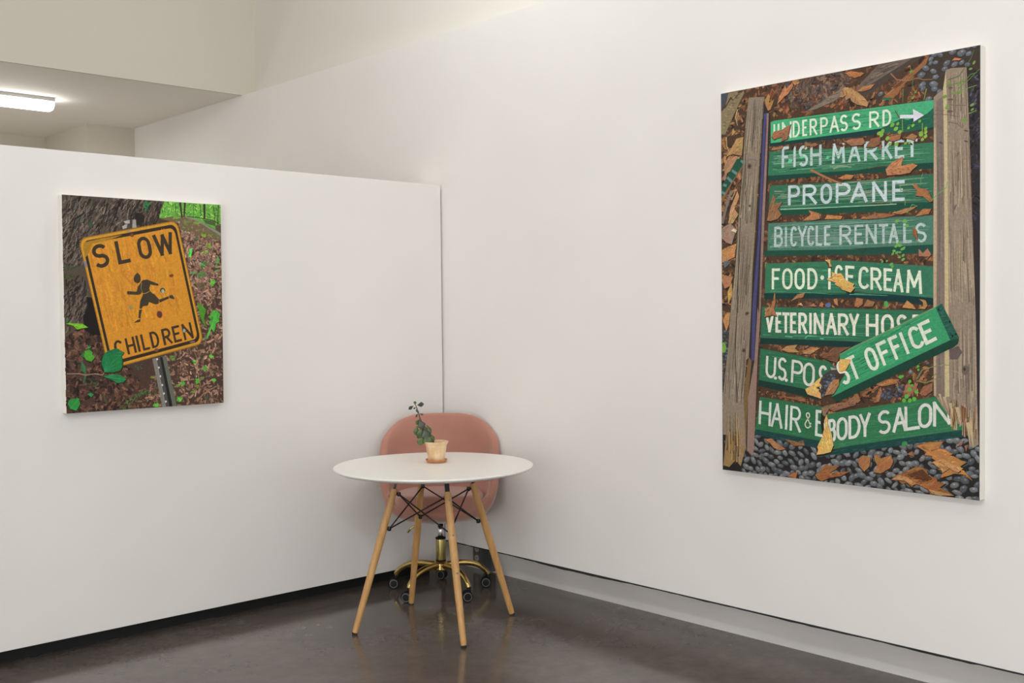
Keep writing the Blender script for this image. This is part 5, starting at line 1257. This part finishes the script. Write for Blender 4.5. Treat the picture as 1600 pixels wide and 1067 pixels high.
for k in range(4):
    a = TA - k*PI/2
    f = pol(a, 0.375, 0.008); tp = pol(a, 0.186, 0.632); d = tp - f
    leg = obj('leg', tube(bmesh.new(), [f, f+d*0.03, f+d*0.3, f+d*0.62, f+d*0.9, f+d*0.985, tp], [0.0120, 0.0135, 0.0155, 0.0172, 0.0160, 0.0150, 0.0135], 24), m_wood, tb); auto_smooth(leg, 50)
    obj('foot_pad', tube(bmesh.new(), [pol(a, 0.3776, 0.0), f+d*0.001], [0.0122, 0.0125], 20), m_foot, leg)
    # flat steel bracket from the wood up to the underside of the top
    bm = bmesh.new(); ta = Vector((-math.sin(a), math.cos(a), 0)); rd = Vector((math.cos(a), math.sin(a), 0))
    b0 = f+d*0.90; b1 = pol(a, 0.168, 0.7045); vs = []
    for p_ in (b0, tp, b1):
        for s1, s2 in ((-1, -1), (1, -1), (1, 1), (-1, 1)): vs.append(bm.verts.new(p_ + ta*0.0105*s1 + rd*0.0022*s2))
    for j in (0, 4):
        for i in range(4): bm.faces.new((vs[j+i], vs[j+(i+1) % 4], vs[j+4+(i+1) % 4], vs[j+4+i]))
    bm.faces.new(vs[0:4]); bm.faces.new(vs[8:12])
    fl = pol(a, 0.145, 0.7025)
    bx(bm, *(v for pr in ((fl.x-0.022, fl.x+0.022), (fl.y-0.022, fl.y+0.022), (0.7, 0.7038)) for v in pr))
    obj('bracket', bm, m_steel, tb)
    up = pol(a, 0.166, 0.607); lo = pol(a, 0.212, 0.455); ups.append(up); los.append(lo)
    for q, z in ((up, 0.607), (lo, 0.455)):
        ax = f + d*((z-0.008)/0.624); bm = tube(bmesh.new(), [q - rd*0.004, ax], 0.0045, 10); lathe(bm, [(0, -0.009), (0.008, -0.009), (0.0095, 0), (0.008, 0.009), (0, 0.009)], 12, q)
        obj('joint', bm, m_steel, tb)
    for z in (0.30, 0.455, 0.60):
        ax = f + d*((z-0.008)/0.624); obj('screw', tube(bmesh.new(), [ax + rd*0.012, ax + rd*0.0185], 0.0045, 12), m_screw, leg)
for k in range(4):
    for j in ((k+1) % 4, (k-1) % 4):
        obj('brace_rod', tube(bmesh.new(), [ups[k], los[j]], 0.0033, 10), m_steel, tb, smooth=True)

# ------------------------------------------------------------------ pink swivel chair
m_vel = mat('pink_velvet', lin((176, 124, 108)), 0.85, sheen=0.6, spec=0.2, noise=((5, 5, 5), 3, lin((170, 118, 102)), lin((182, 130, 114)), 0.3, 0.7), bump=((400, 400, 400), 0.08, 0.001))
m_gold = mat('brass_plating', (0.62, 0.45, 0.16), 0.16, 1.0)
m_gold2 = mat('brass_sleeve', (0.42, 0.34, 0.13), 0.3, 1.0)
m_chrome = mat('chrome', (0.7, 0.7, 0.72), 0.15, 1.0)
m_rub = mat('black_caster', (0.007, 0.007, 0.008), 0.5, spec=0.3)
m_ring = mat('grey_tyre', (0.16, 0.16, 0.165), 0.5)
CC = Vector((-0.257, -0.271, 0))
ch = thing('swivel_chair', 'pink velvet swivel chair on a brass five-star base in the corner', 'chair', CC, math.radians(-42.5))
# local: +y to the corner (backrest), -y to the front
def rimpt(th):
    c, s_ = math.cos(th), math.sin(th)
    X = 0.304*math.copysign(abs(s_)**0.82, s_); Y = 0.140*math.copysign(abs(c)**0.9, c) if c > 0 else 0.245*c
    tab = [(-1, .452), (-.75, .468), (-.45, .515), (-.2, .595), (0, .690), (.2, .765), (.41, .798), (.55, .823), (.65, .840), (.79, .866), (.916, .884), (1, .888)]
    for (c0, h0), (c1, h1) in zip(tab, tab[1:]):
        if c0 <= c <= c1: t = (c-c0)/(c1-c0); H = h0+(h1-h0)*t
    return X, Y, H
NS, NT, N_ = 16, 72, 2.55
def shell(inset, zb):
    rows = []
    for i in range(1, NS+1):
        t = PI/2*i/NS; s_ = math.sin(t)**(2/N_); g = 1-math.cos(t)**(2/N_) if i < NS else 1.0
        row = []
        for k in range(NT):
            X, Y, H = rimpt(2*PI*k/NT); l = math.hypot(X, Y); q = (l-inset)/l
            row.append((X*s_*q, Y*s_*q + 0.012*(1-s_), zb + (H - (0 if not inset else 0.004) - zb)*g))
        rows.append(row)
    return rows
bm = bmesh.new()
outer = shell(0, 0.362); inner = shell(0.040, 0.415)
rim = [[(0.5*(a[0]+b_[0]) + 0.28*(a[0]-b_[0]), 0.5*(a[1]+b_[1]) + 0.28*(a[1]-b_[1]), max(a[2], b_[2])+0.010) for a, b_ in zip(outer[-1], inner[-1])], [(0.5*(a[0]+b_[0]) - 0.28*(a[0]-b_[0]), 0.5*(a[1]+b_[1]) - 0.28*(a[1]-b_[1]), max(a[2], b_[2])+0.010) for a, b_ in zip(outer[-1], inner[-1])]]
rings = [[bm.verts.new(p_) for p_ in row] for row in outer + rim + inner[::-1]]
for a, b_ in zip(rings, rings[1:]):
    for k in range(NT): bm.faces.new((a[k], a[(k+1) % NT], b_[(k+1) % NT], b_[k]))
c0 = bm.verts.new((0, 0.012, 0.362)); c1 = bm.verts.new((0, 0.012, 0.415))
for k in range(NT): bm.faces.new((c0, rings[0][(k+1) % NT], rings[0][k])); bm.faces.new((c1, rings[-1][k], rings[-1][(k+1) % NT]))
obj('shell', bm, m_vel, ch, smooth=True)
# seat cushion
bm = bmesh.new(); prof = []
for i in range(13):
    t = -PI/2 + PI*i/12; prof.append((math.cos(t), math.sin(t)))
rows = []
for cr, sz in prof:
    row = []
    for k in range(64):
        th = 2*PI*k/64; cx, cy = math.cos(th), math.sin(th)
        e = (abs(cx)**3 + abs(cy)**3)**(-1/3.0); rr = 0.80 + 0.20*abs(cr)**0.6
        if abs(cr) < 1e-6: rr = 0.78
        row.append(bm.verts.new((0.222*cx*e*rr, -0.058 + (0.168 if cy > 0 else 0.195)*cy*e*rr, 0.478 + 0.042*math.copysign(abs(sz)**0.8, sz) + 0.004*math.cos(cx*2))))
    rows.append(row)
for a, b_ in zip(rows, rows[1:]):
    for k in range(64): bm.faces.new((a[k], a[(k+1) % 64], b_[(k+1) % 64], b_[k]))
bm.faces.new(rows[0][::-1]); bm.faces.new(rows[-1])
obj('seat_cushion', bm, m_vel, ch, smooth=True)
# column, lever, base
obj('seat_plate', box(-0.05, 0.05, -0.05, 0.06, 0.353, 0.372), m_rub, ch, bevel=0.004)
obj('gas_piston', tube(bmesh.new(), [(0, 0, 0.255), (0, 0, 0.352)], 0.0145, 28), m_chrome, ch, smooth=True)
sl = obj('column_sleeve', lathe(bmesh.new(), [(0, 0.155), (0.0235, 0.155), (0.0245, 0.158), (0.0245, 0.272), (0.0235, 0.275), (0, 0.275)], 36), m_gold2, ch); auto_smooth(sl)
obj('column_ring', lathe(bmesh.new(), [(0.0251, 0.268), (0.0262, 0.269), (0.0262, 0.276), (0.02, 0.278), (0.0145, 0.278)], 36), m_rub, ch, smooth=True)
obj('column_ring', lathe(bmesh.new(), [(0.0246, 0.153), (0.0258, 0.155), (0.0258, 0.162), (0.0246, 0.164)], 36), m_rub, ch, smooth=True)
lv = obj('height_lever', tube(bmesh.new(), [(-0.04, 0.02, 0.358), (-0.10, 0.018, 0.350), (-0.150, 0.012, 0.322), (-0.168, 0.010, 0.300)], [0.004, 0.004, 0.0045, 0.0055], 12), m_gold, ch, smooth=True)
obj('hub', lathe(bmesh.new(), [(0, 0.108), (0.03, 0.108), (0.036, 0.116), (0.036, 0.146), (0.030, 0.154), (0, 0.154)], 36), m_gold, ch, bevel=0)
for k in range(5):
    a = math.radians(-24 - 72*k) - ch.rotation_euler.z
    rd = Vector((math.cos(a), math.sin(a), 0)); tg = Vector((-math.sin(a), math.cos(a), 0))
    pts = [(0.025, 0.136), (0.08, 0.139), (0.13, 0.137), (0.175, 0.128), (0.212, 0.110), (0.238, 0.087), (0.250, 0.066)]
    fine = []
    for i in range(len(pts)-1):
        p0, p1, p2, p3 = pts[max(i-1, 0)], pts[i], pts[i+1], pts[min(i+2, len(pts)-1)]
        for j in range(4):
            t = j/4; fine.append(tuple(0.5*((2*p1[q])+(-p0[q]+p2[q])*t+(2*p0[q]-5*p1[q]+4*p2[q]-p3[q])*t*t+(-p0[q]+3*p1[q]-3*p2[q]+p3[q])*t**3) for q in (0, 1)))
    fine.append(pts[-1])
    bm = bmesh.new(); n = len(fine); rr = [0.0165 - 0.004*i/n for i in range(n)]
    tube(bm, [rd*r_ + Vector((0, 0, z)) for r_, z in fine], rr, 16)
    arm = obj('base_arm', bm, m_gold, ch, smooth=True)
    # twin-wheel caster trailing off its stem
    sw = math.radians((137, 150, 128, 140, 120)[k]) - ch.rotation_euler.z
    cw = Vector((math.cos(sw), math.sin(sw), 0)); ax = Vector((-math.sin(sw), math.cos(sw), 0)); st = rd*0.250; ctr = st + cw*0.010 + Vector((0, 0, 0.0265))
    bm = bmesh.new(); tube(bm, [st + Vector((0, 0, 0.070)), st + Vector((0, 0, 0.045))], [0.0095, 0.0105], 14)
    hood = []
    for i in range(9):
        t = math.radians(-10 + 150*i/8); hood.append(ctr - cw*math.cos(t)*0.0 + cw*(math.cos(t)*0.0285) + Vector((0, 0, math.sin(t)*0.0285)))
    for i in range(8):
        q0, q1 = hood[i], hood[i+1]; vs = [bm.verts.new(v) for v in (q0-ax*0.013, q0+ax*0.013, q1+ax*0.013, q1-ax*0.013)]; bm.faces.new(vs)
        ins = [bm.verts.new(ctr + (v.co-ctr)*0.84 if False else ctr + (Vector(v.co)-ctr)*0.86) for v in vs]; bm.faces.new(ins[::-1])
        for e in range(4): bm.faces.new((vs[e], vs[(e+1) % 4], ins[(e+1) % 4], ins[e]))
    cs = obj('caster', bm, m_rub, arm, smooth=False)
    for sgn in (-1, 1):
        c_ = ctr + ax*0.0145*sgn
        bm = lathe(bmesh.new(), [(0, -0.008), (0.017, -0.008), (0.022, -0.007), (0.0262, -0.003), (0.0262, 0.003), (0.022, 0.007), (0.017, 0.008), (0, 0.008)], 32, c_, ax)
        wh = obj('wheel', bm, m_rub, ch); auto_smooth(wh, 40)
        # a grey ring near the rim of the outer face
        bm = lathe(bmesh.new(), [(0.0172, 0.0076), (0.0185, 0.0090), (0.0205, 0.0090), (0.0215, 0.0073)], 32, c_, ax*sgn)
        obj('wheel_ring', bm, m_ring, wh, smooth=True)

# ------------------------------------------------------------------ jade plant in its clay pot
m_clay = mat('pale_terracotta', lin((226, 196, 156)), 0.8, noise=((18, 18, 10), 4, lin((206, 160, 112)), lin((230, 202, 164)), 0.32, 0.52), bump=((200, 200, 200), 0.1, 0.001))
m_sauc = mat('orange_terracotta', lin((196, 126, 74)), 0.7, noise=((20, 20, 10), 3, lin((180, 118, 76)), lin((200, 144, 100)), 0.3, 0.7))
m_soil = mat('dry_soil', lin((84, 58, 42)), 0.95, bump=((300, 300, 300), 0.8, 0.004))
m_leaf = mat('jade_leaf', lin((74, 92, 46)), 0.35, noise=((40, 40, 40), 2, lin((58, 76, 40)), lin((92, 112, 56)), 0.35, 0.65))
m_leaf2 = mat('dark_jade_leaf', lin((58, 66, 52)), 0.3)
m_stem = mat('jade_stem', lin((96, 74, 58)), 0.7)
PC = Vector((-0.583, -0.652, 0.7275))
pl = thing('potted_jade_plant', 'small leaning jade plant in a pale clay pot on the white table', 'plant', PC, 0)
sc = obj('saucer', lathe(bmesh.new(), [(0, 0), (0.041, 0), (0.045, 0.003), (0.0505, 0.0135), (0.0495, 0.0150), (0.0475, 0.0145), (0.043, 0.0055), (0, 0.0050)], 56), m_sauc, pl); auto_smooth(sc, 50)
pt = obj('pot', lathe(bmesh.new(), [(0, 0.0055), (0.037, 0.0055), (0.0385, 0.008), (0.0400, 0.022), (0.0440, 0.050), (0.0490, 0.082), (0.0520, 0.0845), (0.0550, 0.0915), (0.0565, 0.0955), (0.0550, 0.0970), (0.0520, 0.0955), (0.0480, 0.0830), (0.044, 0.07), (0, 0.07)], 56), m_clay, pl); auto_smooth(pt, 40)
obj('soil', lathe(bmesh.new(), [(0, 0.0865), (0.03, 0.086), (0.0485, 0.0845)], 40), m_soil, pl, smooth=True)
PX = Vector((0.735, -0.678, 0)); PY = Vector((-0.678, -0.735, 0)); K = 0.000328     # PX to the right as seen from the table's front, PY towards the front
def pp(u, v, dpt=0): return PX*((u-468)*K) + Vector((0, 0, 0.0955 + (655-v)*K)) + PY*dpt
stem = obj('stem', tube(bmesh.new(), [pp(440, 690, -0.002), pp(400, 620, 0), pp(340, 520, 0), pp(285, 420, 0), pp(245, 330, 0), pp(225, 250, 0), pp(200, 180, 0), pp(182, 130, 0)], [0.0052, 0.0050, 0.0046, 0.0040, 0.0032, 0.0027, 0.0022, 0.0016], 12), m_stem, pl, smooth=True)
def jade(cu, cv_, ln, wd, ang, tilt, dpt, m):
    """a thick spoon-shaped leaf: ang is its direction seen from the front, tilt turns the blade towards the viewer"""
    bm = bmesh.new(); a = math.radians(ang); ti = math.radians(tilt)
    d = PX*math.cos(a) + Vector((0, 0, math.sin(a))); sd = PX*(-math.sin(a)) + Vector((0, 0, math.cos(a)))
    d2 = (d*math.cos(ti*0.6) + PY*math.sin(ti*0.6)).normalized(); nrm = (PY*math.cos(ti) + sd*math.sin(ti)).normalized(); sd2 = nrm.cross(d2).normalized(); nrm = d2.cross(sd2)
    c = pp(cu, cv_, dpt); ln *= K*1.12; wd *= K*1.45; rings = []
    for i in range(11):
        t = i/10; wv = wd*0.5*max(0.02, math.sin(PI*min(1, t**1.15))**0.8) * (0.35+0.65*min(1, t*1.7)); th = min(wv, 0.0026)*(0.8 if t < .9 else .6)
        q = c + d2*((t-.5)*ln) + nrm*(0.10*ln*(t-.5)**2*-1)
        rings.append([bm.verts.new(q + sd2*wv*math.cos(2*PI*j/10) + nrm*th*math.sin(2*PI*j/10)) for j in range(10)])
    for x_, y_ in zip(rings, rings[1:]):
        for j in range(10): bm.faces.new((x_[j], x_[(j+1) % 10], y_[(j+1) % 10], y_[j]))
    bm.faces.new(rings[0][::-1]); bm.faces.new(rings[-1])
    obj('leaf', bm, m, pl, smooth=True)
for cu, cv_, ln, wd, ang, tilt, dpt, dark in [
  (177, 110, 50, 34, 95, 20, 0, 0), (122, 172, 80, 42, 215, 30, .004, 1), (254, 132, 95, 52, 8, 25, .003, 1), (212, 216, 62, 60, -80, 60, .012, 1), (172, 182, 40, 18, 200, 20, 0, 1),
  (200, 284, 60, 22, 245, 20, 0, 1), (266, 268, 56, 22, -20, 20, .002, 1), (214, 378, 84, 52, 240, 15, -.006, 0), (262, 408, 122, 84, -65, 10, .010, 1), (190, 498, 130, 56, 262, 12, -.004, 0),
  (252, 528, 140, 78, 258, 8, .004, 0), (325, 545, 132, 100, -70, 12, .014, 1), (366, 478, 128, 44, -62, 20, -.006, 0), (254, 642, 118, 76, 258, 12, .012, 0), (345, 612, 110, 92, -62, 18, .020, 0),
  (410, 598, 106, 46, -60, 15, -.004, 0), (300, 600, 90, 60, 250, 15, .008, 0), (385, 640, 80, 56, -50, 30, .012, 0), (230, 570, 90, 50, 235, 15, -.010, 0), (300, 470, 90, 60, -80, 15, -.010, 0)]:
    jade(cu, cv_, ln, wd, ang, tilt, dpt, m_leaf2 if dark else m_leaf)

# ------------------------------------------------------------------ socket under the wall
m_box = mat('grey_socket_metal', lin((112, 112, 112)), 0.4, 0.3); m_sock = mat('white_socket', lin((196, 194, 190)), 0.4); m_slot = mat('dark_socket_cover', lin((88, 90, 92)), 0.35)
so = thing('power_outlet', 'grey double power outlet on the curb in the corner behind the chair', 'outlet', (0.196, -0.02, 0.1), 0)
obj('plate', box(-0.010, 0, -0.062, 0.018, -0.068, 0.040), m_box, so, bevel=0.004)
for z in (0.012, -0.038):
    sk = obj('socket', lathe(bmesh.new(), [(0.0, 0.0), (0.013, 0.0), (0.016, 0.001), (0.016, 0.006), (0, 0.006)], 24, (-0.010, -0.022, z), (-1, 0, 0)), m_sock, so)
    for y in (-0.027, -0.017): obj('slot', box(-0.0172, -0.0155, y-0.001, y+0.001, z-0.004, z+0.005), m_slot, sk)
obj('cover', box(-0.03, 0, -0.165, -0.085, -0.09, 0.05), m_slot, so, bevel=0.006)
